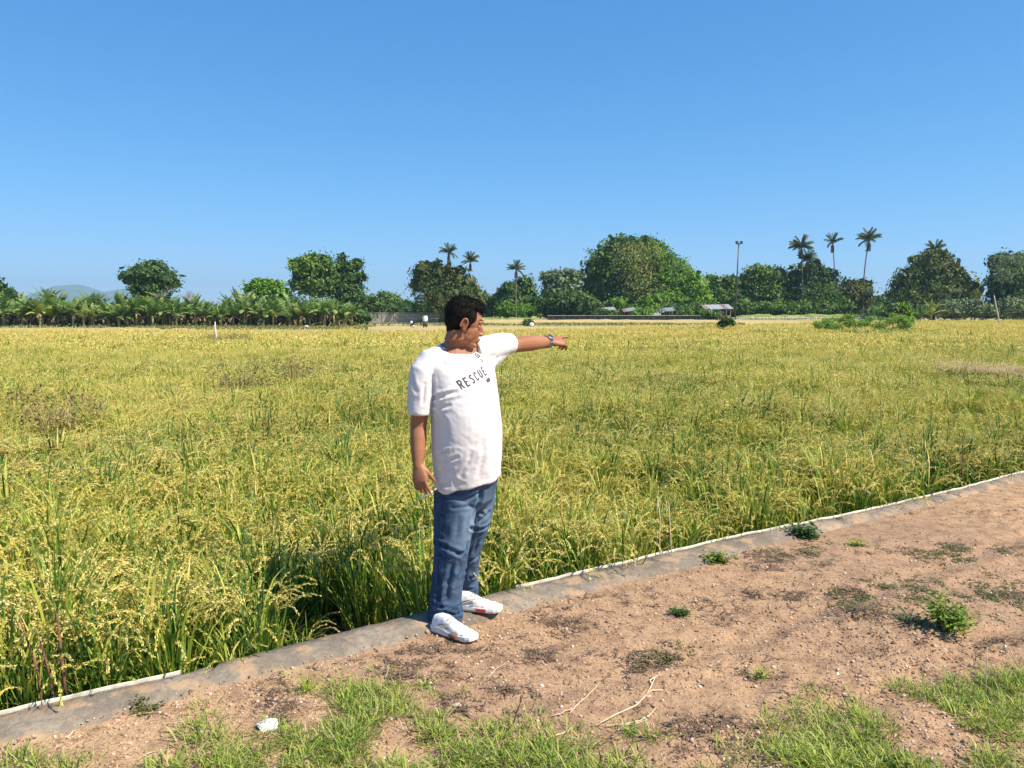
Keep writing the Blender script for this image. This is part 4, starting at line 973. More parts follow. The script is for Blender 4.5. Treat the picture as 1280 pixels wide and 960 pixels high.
body.tube([H(.085, 0, .012), H(.098, 0, -.008), H(.108, 0, -.026)], np.array([.0095, .0115, .0145]) * HS, 10)
for s in (-1, 1):
    hell(.098, s * .0125, -.031, (.012, .009, .0085)); hell(.052, s * .032, -.018, (.027, .022, .026)); hell(.026, s * .046, -.052, (.028, .012, .026))
    body.tube([H(.086, s * .010, .030), H(.083, s * .030, .034), H(.066, s * .050, .027)], np.array([.0095, .011, .009]), 8)
    hell(.074, s * .033, .006, (.014, .017, .0065)); hell(.074, s * .033, -.004, (.013, .015, .005))
    # ear: helix rim, lobe, bowl
    a = np.linspace(-.5, 4.4, 12); body.tube([H(-.008 - .017 * math.cos(q + .3) - .003, s * (.0755 + .008 * (1 - abs(math.cos(q)) * .3)), .0 + .031 * math.sin(q)) for q in a], .0055, 8)
    hell(-.006, s * .073, -.003, (.014, .006, .025)); hell(.000, s * .073, -.027, (.009, .006, .011)); hell(.004, s * .072, -.004, (.006, .006, .010))
body.tube([H(.083, -.022, -.060), H(.094, -.010, -.056), H(.096, 0, -.0575), H(.094, .010, -.056), H(.083, .022, -.060)], [.004, .0065, .0065, .0065, .004], 8)
body.tube([H(.080, -.020, -.066), H(.089, -.009, -.0695), H(.090, .0, -.070), H(.089, .009, -.0695), H(.080, .020, -.066)], [.004, .0072, .0078, .0072, .004], 8)
# neck and trunk under the clothes
body.loft([ring(W(572, 448, 4.04), .14, .085, n=24), ring(W(571, 440, 4.04), .112, .078, n=24), ring(W(571, 432, 4.04), .080, .068, n=24), ring(W(573, 424, 4.03), .064, .062, n=24), ring(H(-.022, 0, -.085), .059, .060, n=24), ring(H(-.02, 0, -.03), .056, .056, n=24)])
body.loft([ring(W(574, 442, 4.05), .10, .06), ring(W(575, 452, 4.05), .155, .085), ring(W(577, 475, 4.04), .155, .11), ring(W(580, 505, 4.03), .15, .13), ring(W(582, 540, 4.03), .15, .145), ring(W(583, 580, 4.05), .14, .12), ring(W(583, 602, 4.05), .10, .08)])
for a_, b_, c_, rr in ((shR, elR, wrR, (.044, .045, .041, .041, .036, .0270)), (shL, elL, wrL, (.028, .037, .043, .0435, .038, .0285))):
    body.tube([a_, a_ + (b_ - a_) * .5, b_, b_ + (c_ - b_) * .3, b_ + (c_ - b_) * .65, c_, c_ + (c_ - b_) * .10, c_ + (c_ - b_) * .18], np.array(list(rr) + [.023, .014]), 16); body.ell(a_ + np.array([.0, 0, -.01]), .028)
body.tube([W(574, 446, 4.04), shR], [.05, .05], 12); body.tube([W(578, 444, 4.06), shL], [.055, .05], 12)
for a_, b_, c_ in ((hipR, knR, anR), (hipL, knL, anL)): body.tube([a_, a_ + (b_ - a_) * .5, b_, b_ + (c_ - b_) * .35, c_], [.060, .052, .038, .034, .028], 14)
body.tube([hipR, hipL], .075, 12)
# hanging right hand, relaxed round a cigarette
dR = W(526.5, 612, 3.855) - wrR; tipsR, thR = hand(body, wrR + np.array([0, 0, -.004]), dR, np.array([-.35, -.93, 0.05]), np.array([.9, -.35, 0]), (.35, .50, .62, .75), .98, .10, (.35, .75))
# pointing left hand, back of the hand up and to the camera; index straight, the others folded
dL = W(707, 426, 4.605) - wrL; tipsL, thL = hand(body, wrL + dL * .02, dL, np.array([.10, -.62, .78]), np.array([.15, .75, .62]), (.02, 1.15, 1.15, .85), 1.02, .06, (.55, .95))
V, F, Nn = remeshed(body, .0034, 3, .45)
m = MB(); m.add(V - MO, F); man_body = m.build('body', MT['skin'], man, smooth=True)

# ---- eyes, brows, lips ---------------------------------------------------------------------
for s in (-1, 1):
    m = MB(); m.ell(H(.0765, s * .033, .0015) - MO, .0095, rot=HR, n=12, k=10); e_ = m.build('eye', MT['eye'], man, smooth=True)
    m = MB(); m.ell(H(.0845, s * .0345, .0015) - MO, (.0025, .0042, .0042), rot=HR, n=10, k=8); m.build('iris', MT['iris'], e_, smooth=True)
    m = MB(); r = np.random.default_rng(3)
    n = 90; u = r.random(n); yb_ = s * (.012 + .040 * u); xb_ = .096 - .030 * u ** 1.8; zb_ = .036 + .006 * np.sin(u * 2.6)
    b0 = np.array([H(x_, y_, z_ + r.uniform(-.003, .003)) for x_, y_, z_ in zip(xb_, yb_, zb_)]); d_ = HR @ np.array([-.3, s * .9, .25]); e0 = b0 + d_ * .009
    wv = HR @ np.array([0, 0, .0012]); m.quads(np.stack([b0 - wv, b0 + wv, e0 + wv * .2, e0 - wv * .2], 1) - MO); m.build('eyebrow', MT['hair'], man)
m = MB(); m.tube([H(.0875, -.017, -.0605) - MO, H(.0985, 0, -.0595) - MO, H(.0875, .017, -.0605) - MO], .0042, 8); m.tube([H(.085, -.016, -.067) - MO, H(.0945, 0, -.0685) - MO, H(.085, .016, -.067) - MO], .0045, 8); m.build('lips', MT['lips'], man, smooth=True)
# ---- hair: thick cap plus thousands of short strands --------------------------------------
m = MB(); body_t = m
hell(-.020, 0, .058, (.092, .078, .082), n=28, k=18); hell(-.046, 0, .022, (.058, .066, .068), n=24, k=16); hell(-.054, 0, -.018, (.032, .050, .045), n=20, k=12)
hell(.028, 0, .094, (.060, .062, .038), n=24, k=14); hell(.054, 0, .088, (.034, .048, .026), n=20, k=12); hell(.015, 0, .112, (.058, .048, .028))
for s in (-1, 1): hell(.022, s * .058, .046, (.030, .018, .040)); hell(.018, s * .066, .012, (.010, .009, .026))
V, F, Nn = remeshed(m, .0045, 3)
V = V + Nn * (.0022 * fbm(V[:, 0] * 55, V[:, 1] * 55, V[:, 2] * 55, seed=71, oct=3))[:, None]
m = MB(); m.add(V - MO, F); hair = m.build('hair', MT['hair'], man, smooth=True)
r = np.random.default_rng(4); k = r.integers(0, len(V), 9000); loc = (V[k] - HC) @ HR
sel = ~((loc[:, 0] > .03) & (loc[:, 2] < .060)); k = k[sel]; loc = loc[sel]; nn = Nn[k]
dirv = nn * .55 + (HR @ np.array([.55, 0, .25])) * np.clip(loc[:, 2:3] * 10, 0, 1) + (HR @ np.array([0, 0, -1.0])) * np.clip(.9 - loc[:, 2:3] * 12, 0, 1) + r.normal(0, .16, (len(k), 3))
dirv /= np.linalg.norm(dirv, axis=1, keepdims=True); L_ = (np.where(loc[:, 2] > .07, .017, .008) * r.uniform(.5, 1.2, len(k)))[:, None]
sd = np.cross(dirv, r.normal(0, 1, dirv.shape)); sd /= np.linalg.norm(sd, axis=1, keepdims=True); b0 = V[k] - nn * .002 - MO
m = MB(); m.quads(np.stack([b0 - sd * .0008, b0 + sd * .0008, b0 + dirv * L_ + sd * .0002, b0 + dirv * L_ - sd * .0002], 1)); m.build('strands', MT['hair'], hair, kind='stuff')

# ---- T-shirt --------------------------------------------------------------------------------
m = MB()
tor = [(569.5, 435.5, .098, .060, 4.055), (571, 439, .125, .070, 4.05), (573, 443, .155, .082, 4.045), (575, 448, .182, .092, 4.04), (576, 460, .196, .118, 4.035), (577.5, 475, .192, .138, 4.03), (579.5, 495, .186, .160, 4.025),
       (581, 515, .182, .174, 4.02), (582.5, 535, .181, .183, 4.02), (582.5, 558, .180, .182, 4.02), (583, 580, .173, .174, 4.025), (583.5, 594, .170, .170, 4.03), (584, 601.5, .168, .168, 4.03)]
m.loft([ring(W(a, b, Y), c, d, n=40, back=.86) for a, b, c, d, Y in tor])
# sleeves
sR = [W(548, 446, 3.98), W(537, 450, 3.94), W(528.5, 463, 3.925), W(525.5, 485, 3.92), W(524, 508, 3.92), W(523.5, 518, 3.92)]
m.tube(sR, [.050, .056, .063, .061, .0575, .0565], 20); m.tube([W(556, 443, 4.02), W(545, 444.5, 3.98), W(532, 452, 3.94)], [.040, .045, .052], 16)
sL = [W(592, 440, 4.09), W(605, 437, 4.13), W(620, 433, 4.20), W(631, 430, 4.26), W(638, 429.5, 4.295)]
m.tube(sL, [.066, .068, .068, .060, .0565], 20); m.tube([W(600, 452, 4.12), W(613, 446, 4.18), W(628, 437, 4.24)], [.075, .062, .045], 14)
V, F, Nn = remeshed(m, .0048, 10, .6)
def crease(V, Nn, pts, width, depth, ridge=.5):
    """pulls a fold into the cloth along a line given by points on it"""
    P = np.array(pts)
    for a, b in zip(P[:-1], P[1:]):
        ab = b - a; t_ = np.clip(((V - a) @ ab) / ab.dot(ab), 0, 1); dv = V - (a + t_[:, None] * ab); dist = np.linalg.norm(dv, axis=1)
        g = np.exp(-(dist / width) ** 2); e = np.exp(-((dist - width * 1.9) / width) ** 2)
        V = V + Nn * ((-depth * g + depth * ridge * e) * (1 - .6 * abs(2 * t_ - 1) ** 2))[:, None]
    return V
def bvh_of(V, F): return BVHTree.FromPolygons([tuple(v) for v in V], [tuple(f) for f in F])
def hit(bv, px, py, fallback):
    o_ = Vector((0, 0, CAM_H)); h = bv.ray_cast(o_, ray(px, py).normalized()); return np.array(h[0]) if h[0] is not None else fallback
bv = bvh_of(V, F)
def folds(V, Nn, bv, lst, Yd=3.9, kd=1.0):
    for pts, wd, dpt in lst: V = crease(V, Nn, [hit(bv, a, b, W(a, b, Yd)) for a, b in pts], wd, dpt * kd)
    return V
V = folds(V, Nn, bv, [([(541, 498), (553, 495), (570, 490)], .010, .011), ([(540, 505), (550, 510), (562, 507)], .009, .007), ([(539, 512), (547, 522)], .007, .007), ([(540, 470), (543, 490), (541, 505)], .008, .008),
    ([(538, 562), (550, 566), (560, 564)], .007, .008), ([(540, 572), (556, 577), (572, 571)], .008, .008), ([(541, 584), (553, 583), (566, 586)], .007, .007), ([(542, 592), (549, 598), (561, 600)], .008, .009), ([(543, 604), (556, 606)], .007, .006),
    ([(575, 592), (584, 580), (590, 566)], .010, .005), ([(598, 594), (603, 575), (604, 552)], .013, .005), ([(621, 448), (616, 458), (612, 467)], .009, .008),
    ([(572, 499), (592, 497)], .012, .004), ([(556, 528), (560, 548)], .014, .004), ([(515, 470), (520, 490)], .010, .005), ([(531, 480), (528, 505)], .008, .006), ([(550, 450), (560, 462)], .014, .004), ([(600, 428), (618, 426)], .009, .004)])
L0 = V - MO; nz = .0045 * fbm(L0[:, 0] * 9, L0[:, 1] * 9, L0[:, 2] * 5, seed=81, oct=3) + .0016 * (1 - 2 * abs(fbm(L0[:, 0] * 15 + L0[:, 2] * 8, L0[:, 1] * 15, L0[:, 2] * 20, seed=82, oct=3)))
low = np.clip((1.0 - V[:, 2]) / .3, 0, 1); nz = nz * (1 + .9 * low)
hemw = np.clip((.80 - V[:, 2]) / .1, 0, 1) * .006 * np.sin(np.arctan2(L0[:, 1], L0[:, 0]) * 9 + 1); V = V + Nn * (nz + hemw)[:, None]
# slanting hem: shear the lower edge down at the near side
ss = (V - W(584, 600, 4.02)) @ np.array([1, 0, 0]); V[:, 2] += np.clip((.85 - V[:, 2]) / .12, 0, 1) * (np.clip(ss, -.17, .17) * .22 - .010) * (V[:, 2] < .9)
m = MB(); m.add(V - MO, F); shirt = m.build('shirt', MT['shirt'], man, smooth=True); shirtV, shirtF = V, F
bvS = bvh_of(V, F)
# collar band and hems as raised ribs
def rib(bv, pts, off, rad, name, mat, parent):
    Q = []
    for p, dct in pts:
        h = bv.ray_cast(Vector(p), Vector(dct)); Q.append(np.array(h[0]) - np.array(dct) * off if h[0] is not None else None)
    Q = [q for q in Q if q is not None]; mm = MB(); mm.tube([q - MO for q in Q + Q[:1]], rad, 6); return mm.build(name, mat, parent, smooth=True)
cN = W(571, 436, 4.045); mm = MB()
ringp = [cN + .092 * math.cos(a) * Lv + (.078 if math.sin(a) > 0 else .062) * math.sin(a) * Fv + Zv * (-.024 * math.sin(a) - .002 + .010 * abs(math.cos(a))) for a in np.linspace(0, 2 * PI, 33)]
mm.tube([p - MO for p in ringp], .0062, 8); mm.build('collar', MT['shirt'], shirt, smooth=True)

# printed word and marks, laid onto the chest
def decal(V2, F2, origin, U, Vv, n_, name, parent=shirt):
    """2-D outline pieces pressed onto the shirt"""
    out = []
    for x_, y_ in V2:
        p = Vector(origin + U * x_ + Vv * y_ + n_ * .25); h = bvS.ray_cast(p, Vector(-n_))
        out.append(np.array(h[0]) + np.array(n_) * .0016 if h[0] is not None else np.array(p) - n_ * .25)
    mm = MB(); mm.v.append(np.array(out) - MO); mm.n = len(out)
    for f in F2: mm.f.append(np.array([f])); mm.t.append(np.array([.5])); mm.m.append(np.array([0]))
    return mm.build(name, MT['print'], parent)
def bars(lst, th):     # strokes -> finely cut quads
    Vs, Fs = [], []
    for (x0, y0, x1, y1) in lst:
        d_ = np.array([x1 - x0, y1 - y0], float); L_ = np.linalg.norm(d_); d_ /= L_; q = np.array([-d_[1], d_[0]]) * th / 2; a = np.array([x0, y0]) - d_ * th * .35; k_ = 4; L_ += th * .7
        for i in range(k_ + 1): c_ = a + d_ * L_ * i / k_; Vs += [c_ - q, c_ + q]
        b_ = len(Vs) - 2 * (k_ + 1)
        for i in range(k_): Fs.append([b_ + 2 * i, b_ + 2 * i + 2, b_ + 2 * i + 3, b_ + 2 * i + 1])
    return np.array(Vs), Fs
GL = {'R': [(0, 0, 0, 1), (0, 1, .5, 1), (.5, 1, .62, .78), (.62, .78, .5, .52), (.5, .52, 0, .52), (.28, .52, .62, 0)], 'E': [(0, 0, 0, 1), (0, 1, .55, 1), (0, .52, .45, .52), (0, 0, .55, 0)],
      'S': [(.58, .9, .4, 1), (.4, 1, .12, .96), (.12, .96, .04, .74), (.04, .74, .5, .45), (.5, .45, .58, .2), (.58, .2, .4, 0), (.4, 0, .04, .06)],
      'C': [(.6, .85, .42, 1), (.42, 1, .16, .96), (.16, .96, .02, .7), (.02, .7, .02, .3), (.02, .3, .16, .04), (.16, .04, .42, 0), (.42, 0, .6, .15)], 'U': [(0, 1, 0, .22), (0, .22, .14, .02), (.14, .02, .44, .02), (.44, .02, .58, .22), (.58, .22, .58, 1)]}
pn = Fv * .97 + Zv * .05 + Lv * .08; pn /= np.linalg.norm(pn); pu0 = np.cross(Zv, pn); pu0 /= np.linalg.norm(pu0); pv0 = np.cross(pn, pu0)
TA = math.radians(21); U_ = pu0 * math.cos(TA) + pv0 * math.sin(TA); V_2 = -pu0 * math.sin(TA) + pv0 * math.cos(TA)
org = hit(bvS, 577.0, 486.0, W(575, 487, 3.9)); Hh = .039; adv = .0325
for i, ch in enumerate('RESCUE'):
    V2, F2 = bars([tuple(q * Hh * (.62 if j % 2 == 0 else 1) + (0) for j, q in enumerate(st)) for st in GL[ch]], .0068)
    V2[:, 0] += i * adv; decal(V2, F2, org, U_, V_2, pn, 'letter')
o2 = hit(bvS, 599, 447, W(600, 447, 3.95))                       # small emblem below the collar
V2, F2 = bars([(-.014, .016, .0, .022), (0, .022, .014, .014), (.014, .014, .012, -.002), (-.014, .016, -.008, .002), (-.008, .002, .010, .004), (-.004, .012, .006, .010)], .0052); decal(V2, F2, o2, U_, V_2, pn, 'emblem')
V2, F2 = bars([(-.012, -.010, .012, -.010), (-.010, -.018, .010, -.018), (-.004, -.024, .006, -.024)], .004); decal(V2, F2, o2, U_, V_2, pn, 'emblem')
o3 = hit(bvS, 610, 474.5, W(610, 474, 4.0)); V2, F2 = bars([(-.014, .004, .016, .004), (-.014, -.003, .016, -.003), (-.012, -.009, .014, -.009)], .0062); decal(V2, F2, o3, U_, V_2, pn, 'small_print')

# ---- jeans ----------------------------------------------------------------------------------
m = MB()
def leg(P, R_, Fl): m.tube(P, R_, 24)
LF = np.array([math.sin(math.radians(55)), -math.cos(math.radians(55)), 0]); LL = np.array([math.cos(math.radians(55)), math.sin(math.radians(55)), 0])
def lr(px, py, Y, a, b): return ring(W(px, py, Y), b, a, LL, LF, 28)          # b sideways, a front to back
m.loft([lr(583, 572, 4.04, .165, .165), lr(583, 590, 4.04, .166, .165), lr(582, 605, 4.045, .160, .162), lr(582, 622, 4.05, .145, .155), lr(582, 633, 4.05, .11, .12)])
m.loft([lr(568.5, 600, 4.0, .112, .095), lr(568.5, 625, 3.985, .112, .098), lr(567, 655, 3.975, .108, .094), lr(565, 680, 3.965, .097, .087), lr(562.5, 700, 3.965, .088, .082), lr(560, 722, 3.97, .083, .080),
        lr(557.5, 745, 3.975, .083, .080), lr(557, 762, 3.98, .087, .083), lr(556, 777, 3.985, .090, .083), lr(555.5, 786, 3.99, .088, .080)])
m.loft([lr(597, 600, 4.09, .095, .088), lr(596.5, 622, 4.10, .100, .090), lr(593.5, 650, 4.11, .092, .085), lr(588, 672, 4.13, .082, .080), lr(583, 690, 4.16, .076, .076), lr(580.5, 708, 4.20, .074, .074),
        lr(580, 726, 4.24, .075, .074), lr(581, 741, 4.26, .076, .074), lr(582, 748, 4.26, .072, .070)])
V, F, Nn = remeshed(m, .0052, 5, .55); bv = bvh_of(V, F)
V = folds(V, Nn, bv, [([(549, 612), (575, 617), (597, 609)], .008, .008), ([(556, 622), (580, 626), (600, 615)], .008, .007), ([(565, 635), (588, 632)], .008, .005), ([(602, 612), (597, 632), (590, 650)], .012, .012), ([(612, 640), (600, 652)], .009, .009),
    ([(610, 658), (596, 662), (588, 660)], .009, .012), ([(607, 645), (599, 640)], .008, .006), ([(543, 676), (557, 683), (575, 692)], .010, .014), ([(546, 690), (556, 697), (578, 690)], .009, .009), ([(543, 664), (552, 672)], .008, .008), ([(585, 680), (579, 696), (571, 712)], .011, .010), ([(583, 700), (575, 718)], .008, .007),
    ([(566, 706), (560, 728), (558, 748)], .012, .010), ([(548, 712), (551, 735), (548, 752)], .010, .007), ([(540, 752), (552, 757), (575, 756)], .008, .013), ([(541, 765), (556, 763), (566, 768), (577, 764)], .007, .013), ([(542, 773), (560, 775), (576, 773)], .006, .009), ([(540, 742), (549, 748), (558, 744)], .007, .008),
    ([(598, 694), (588, 700), (580, 714)], .010, .010), ([(597, 716), (588, 722), (580, 720)], .008, .011), ([(597, 730), (585, 737)], .007, .009), ([(599, 676), (592, 690)], .008, .008), ([(545, 640), (547, 660)], .010, .005), ([(575, 650), (569, 672)], .014, .006)], kd=1.35)
L0 = V - MO; nz = .008 * fbm(L0[:, 0] * 7, L0[:, 1] * 7, L0[:, 2] * 5, seed=85, oct=3) + .0042 * (1 - 2 * abs(fbm(L0[:, 0] * 12, L0[:, 1] * 12, L0[:, 2] * 20, seed=86, oct=2))) * np.clip((.55 - V[:, 2]) / .3, .3, 1)
V = V + Nn * nz[:, None]
m = MB(); m.add(V - MO, F); jeans = m.build('jeans', MT['denim'], man, smooth=True)
fw = np.clip(Nn @ LF * 1.2 - .25, 0, 1) * (np.exp(-((V[:, 2] - .52) / .17) ** 2) + .35 * np.exp(-((V[:, 2] - .2) / .1) ** 2)) * (.55 + .6 * fbm(V[:, 0] * 12, V[:, 1] * 12, V[:, 2] * 9, seed=88, oct=3))
at = jeans.data.attributes.new('wear', 'FLOAT', 'POINT'); at.data.foreach_set('value', np.clip(fw, 0, 1).astype(np.float32))
bvJ = bvh_of(V, F)
def seam(pts, name, rad=.0022):
    P = []
    for (a, b), (c, d) in zip(pts[:-1], pts[1:]):
        for u in np.linspace(0, 1, 6)[:-1]: P.append(hit(bvJ, a + (c - a) * u, b + (d - b) * u, None))
    P = [p - MO for p in P if p is not None]
    if len(P) > 2: mm = MB(); mm.tube(P, rad, 6); mm.build(name, MT['denim_thread'], jeans, smooth=True)
seam([(552.5, 618), (552, 640), (551, 662), (549, 690), (547, 720), (546, 750), (547, 776)], 'side_seam')
seam([(545, 642), (550, 643), (555, 645), (556, 632), (557, 618)], 'pocket_seam', .0018)
seam([(541, 779.5), (549, 783), (558, 783.5), (568, 781), (576, 777.5)], 'hem_seam', .003)

# ---- shoes ----------------------------------------------------------------------------------
def shoe(heel, yaw, mudpart, roll=0.0, z0=0.0):
    c, s_ = math.cos(yaw), math.sin(yaw); f = np.array([c, s_, 0]); l = np.array([-s_, c, 0]); Hh_ = np.array(heel)
    def Q(x, y, z): return Hh_ + f * x + l * y + Zv * (z + z0) - MO
    prof = [(a_ * .94, b_ * .95, c_ * .93, d_) for a_, b_, c_, d_ in [(0.0, .022, .060, 0), (.012, .032, .078, 0), (.05, .036, .092, 0), (.09, .037, .092, 0), (.13, .040, .074, .001), (.17, .045, .054, .002), (.21, .047, .042, .002), (.245, .043, .036, 0), (.268, .033, .030, -.001), (.281, .016, .024, -.002)]]
    m = MB(); R_ = []
    for x, wd, h, off in prof:
        a = np.arange(24) * 2 * PI / 24; R_.append([Q(x, off + wd * math.copysign(abs(math.cos(q)) ** .8, math.cos(q)), .016 + (h - .010) * max(0, math.sin(q)) ** .75 - (.006 * max(0, -math.sin(q)))) for q in a])
    m.loft(R_); V, F, Nn = remeshed(m, .0045, 2)
    rel_ = (V + MO - Hh_) @ f; V = V + Nn * (.0018 * np.sin(rel_ * 150) * np.exp(-((rel_ - .2) / .03) ** 2) + .0012 * fbm(V[:, 0] * 60, V[:, 1] * 60, V[:, 2] * 60, seed=3))[:, None]
    m = MB(); m.add(V, F); sh = m.build('shoe', MT['shoe'], man, smooth=True)
    m = MB(); R_ = []
    for x, wd, h, off in prof:
        wd = wd + .0045; up = .030 if x < .1 else .022; lift = .012 * max(0, (x - .2) / .08) ** 2; rr = []
        for sx_, zz in ((-1, .000), (-1.04, .010), (-1.0, up), (1.0, up), (1.04, .010), (1, .000)): rr.append(Q(x * 1.02 - .003, off + wd * sx_, zz + lift))
        R_.append(rr)
    m.loft(R_); m.build('sole', MT['sole'], sh)
    for k in range(5):
        x = .105 + k * .018; zt = np.interp(x, [q[0] for q in prof], [q[2] for q in prof]) + .008; m = MB()
        m.tube([Q(x, -.024, zt - .012), Q(x + .004, -.008, zt), Q(x + .002, .010, zt), Q(x - .004, .024, zt - .012)], .0026, 6); m.build('lace', MT['lace'], sh, smooth=True)
    m = MB(); m.tube([Q(.06, -.0385, .045), Q(.10, -.0395, .060), Q(.13, -.036, .066)], .003, 6); m.tube([Q(.11, -.041, .040), Q(.14, -.042, .052)], .0028, 6); m.build('side_stripe', MT['lace'], sh, smooth=True)
    m = MB()
    if mudpart == 'mud': m.ell(Q(.165, -.049, .016), (.030, .012, .014), rot=np.stack([f, l, Zv], 1), n=12, k=8); m.ell(Q(.19, -.046, .008), (.022, .014, .008), n=10, k=6); m.build('mud_patch', MT['mud'], sh, smooth=True)
    else: m.box(Q(.165, -.0485, .012), (.052, .009, .017), yaw); m.build('red_insert', MT['red_rubber'], sh)
    return sh
hR = gp(541, 789.5, .0); hL = gp(575, 765, .02)
shoe((hR.x + .005, hR.y + .03, 0), math.radians(-36), 'mud', z0=.004)
shoe((hL.x - .04, hL.y + .055, 0), math.radians(-13), 'red', z0=.026)

# ---- watch on the pointing wrist -------------------------------------------------------------
wa = man_watch = bpy.data.objects.new('watch', None); col.objects.link(wa); wa.parent = man
ax = (wrL - elL) / np.linalg.norm(wrL - elL); wc = elL + (wrL - elL) * .955; u1 = np.array([0.1, -.7, .7]); u1 -= ax * u1.dot(ax); u1 /= np.linalg.norm(u1); u2 = np.cross(ax, u1)
mm = MB(); mm.loft([[wc + ax * x + r_ * (math.cos(q) * u1 + math.sin(q) * u2) - MO for q in np.arange(24) * 2 * PI / 24] for x, r_ in ((-.015, .0295), (-.015, .0335), (.012, .0325), (.012, .0285))], caps=False); mm.build('strap', MT['steel'], wa, smooth=True)
for k in range(20):
    q = 2 * PI * k / 20; c_ = wc + .0335 * (math.cos(q) * u1 + math.sin(q) * u2); mm = MB(); mm.box((0, 0, 0), (.024, .0085, .004)); V = mm.v[0] @ np.stack([ax, -math.sin(q) * u1 + math.cos(q) * u2, math.cos(q) * u1 + math.sin(q) * u2], 0) + c_ - MO
    mm.v[0] = V; mm.build('link', MT['steel'] if k % 2 else MT['watch_dark'], wa)
def disc(mb, c, n_, r_, h, sg=20):
    a = np.cross(n_, [0, 0, 1.0]); a /= np.linalg.norm(a); b = np.cross(n_, a)
    mb.loft([[c + n_ * z + r2 * (math.cos(q) * a + math.sin(q) * b) - MO for q in np.arange(sg) * 2 * PI / sg] for z, r2 in ((0, r_), (h, r_), (h + .001, r_ * .85))])
mm = MB(); disc(mm, wc + u1 * .033, u1, .0205, .008); mm.build('case', MT['steel'], wa, smooth=False)
mm = MB(); disc(mm, wc + u1 * .0423, u1, .0155, .0006); mm.build('dial', MT['watch_dark'], wa)

# ---- cigarette in the hanging hand -------------------------------------------------------------
ca = (tipsR[0] + tipsR[1]) / 2 + np.array([0, -.011, .002]); cdv = np.array([.80, .05, .52]); cdv /= np.linalg.norm(cdv)
t = thing('cigarette', 'white cigarette held between the fingers of the man\'s hanging hand', 'cigarette', tuple(ca))
mm = MB(); mm.tube([cdv * -.040, cdv * .022], .0042, 10); mm.build('paper_tube', MT['paper'], t, smooth=True)
mm = MB(); mm.tube([cdv * .0225, cdv * .044], .0043, 10); mm.build('filter_tip', MT['filter'], t, smooth=True)
# ================================================================== SMALL THINGS ON THE BANK
def gz(p): return float(dirt_h(p.x, p.y))
def on(px, py): p = gp(px, py, 0); return np.array([p.x, p.y, gz(p)])
MT['twig'] = simple('pale_dry_twig', (.60, .47, .32), .9, .2, 12); MT['rod'] = simple('rusty_brown_stalk', (.19, .095, .055), .9, .35, 14)
MT['weed_green'] = foliage('weed_leaf', (.05, .11, .018), (.17, .27, .035), (.36, .44, .07), .3, 3)
MT['weed_yellow'] = foliage('yellow_weed_leaf', (.13, .20, .02), (.34, .44, .04), (.5, .52, .09), .3, 3)
MT['weed_dark'] = foliage('dark_weed_leaf', (.02, .06, .015), (.045, .12, .025), (.10, .19, .04), .25, 3)
MT['grass'] = foliage('bank_grass', (.09, .15, .03), (.26, .38, .06), (.58, .58, .15), .35, 1.6)
MT['grass_dry'] = foliage('dry_grass', (.22, .17, .08), (.42, .34, .17), (.60, .52, .30), .25, 2)
MT['debris'] = simple('dark_dead_weed', (.14, .095, .065), .95, .5, 20)
MT['olive_mat'] = foliage('olive_creeping_weed', (.06, .065, .025), (.14, .14, .05), (.24, .24, .10), .25, 3)
t = NT('stone'); oi = t.n('ShaderNodeObjectInfo').outputs['Random']
MT['stone'] = t.done(t.bsdf(t.ramp(oi, [(0, (.16, .10, .07)), (.35, (.36, .22, .15)), (.75, (.50, .36, .26)), (.96, (.58, .45, .34)), (1, (.70, .62, .52))]), .9))

# gravel and crumbs of earth
def pebble(seed, flat=.6, n=7, k=5):
    r = np.random.default_rng(seed); m = MB(); m.ell((0, 0, flat * .35), (1, r.uniform(.6, .95), flat), n=n, k=k)
    return m.xf(lambda V: V + .16 * np.stack([vnoise(V[:, 0] * 2, V[:, 1] * 2, V[:, 2] * 2 + q * 9, seed=seed) for q in range(3)], -1))
pebs = [pebble(i, .65).mesh('pebble', MT['stone'], i % 2 == 0) for i in range(4)] + [pebble(10 + i, .5, 6, 4).mesh('crumb', MT['dirt'], False) for i in range(3)]
def bank_points(n, seed, x0=-2.6, x1=6.5, y0=2.1, y1=9.0, dens=None, margin=.02):
    r = np.random.default_rng(seed); u = r.random(n) ** 1.0; y = 1 / (1 / y0 + (1 / y1 - 1 / y0) * u); h = y * .72 + .3; x = r.uniform(-1, 1, n) * h
    ok = (y < KF(x) - margin)
    if dens is not None: ok &= r.random(n) < dens(x, y)
    return x[ok], y[ok]
x, y = bank_points(90000, 1, margin=-.03, dens=lambda x, y: np.clip(.45 + 1.3 * fbm(x * 1.1, y * 1.1, seed=15, oct=3) + .25 * np.clip(x, -1, 1), .06, 1)); n = len(x)
sz = np.clip(rng.lognormal(math.log(.0040), .48, n), .0018, .011); v = np.where(rng.random(n) < .45, rng.integers(0, 4, n), 4 + rng.integers(0, 3, n))
scatter('gravel', np.stack([x, y, np.where(y > KF(x) - .02, .008, dirt_h(x, y))], -1), np.stack([rng.uniform(-.4, .4, n), rng.uniform(-.4, .4, n), rng.uniform(0, 6.3, n)], -1), np.repeat(sz[:, None], 3, 1), v, pebs,
        label='fine gravel and crumbs of earth strewn over the reddish dirt bank', category='gravel')

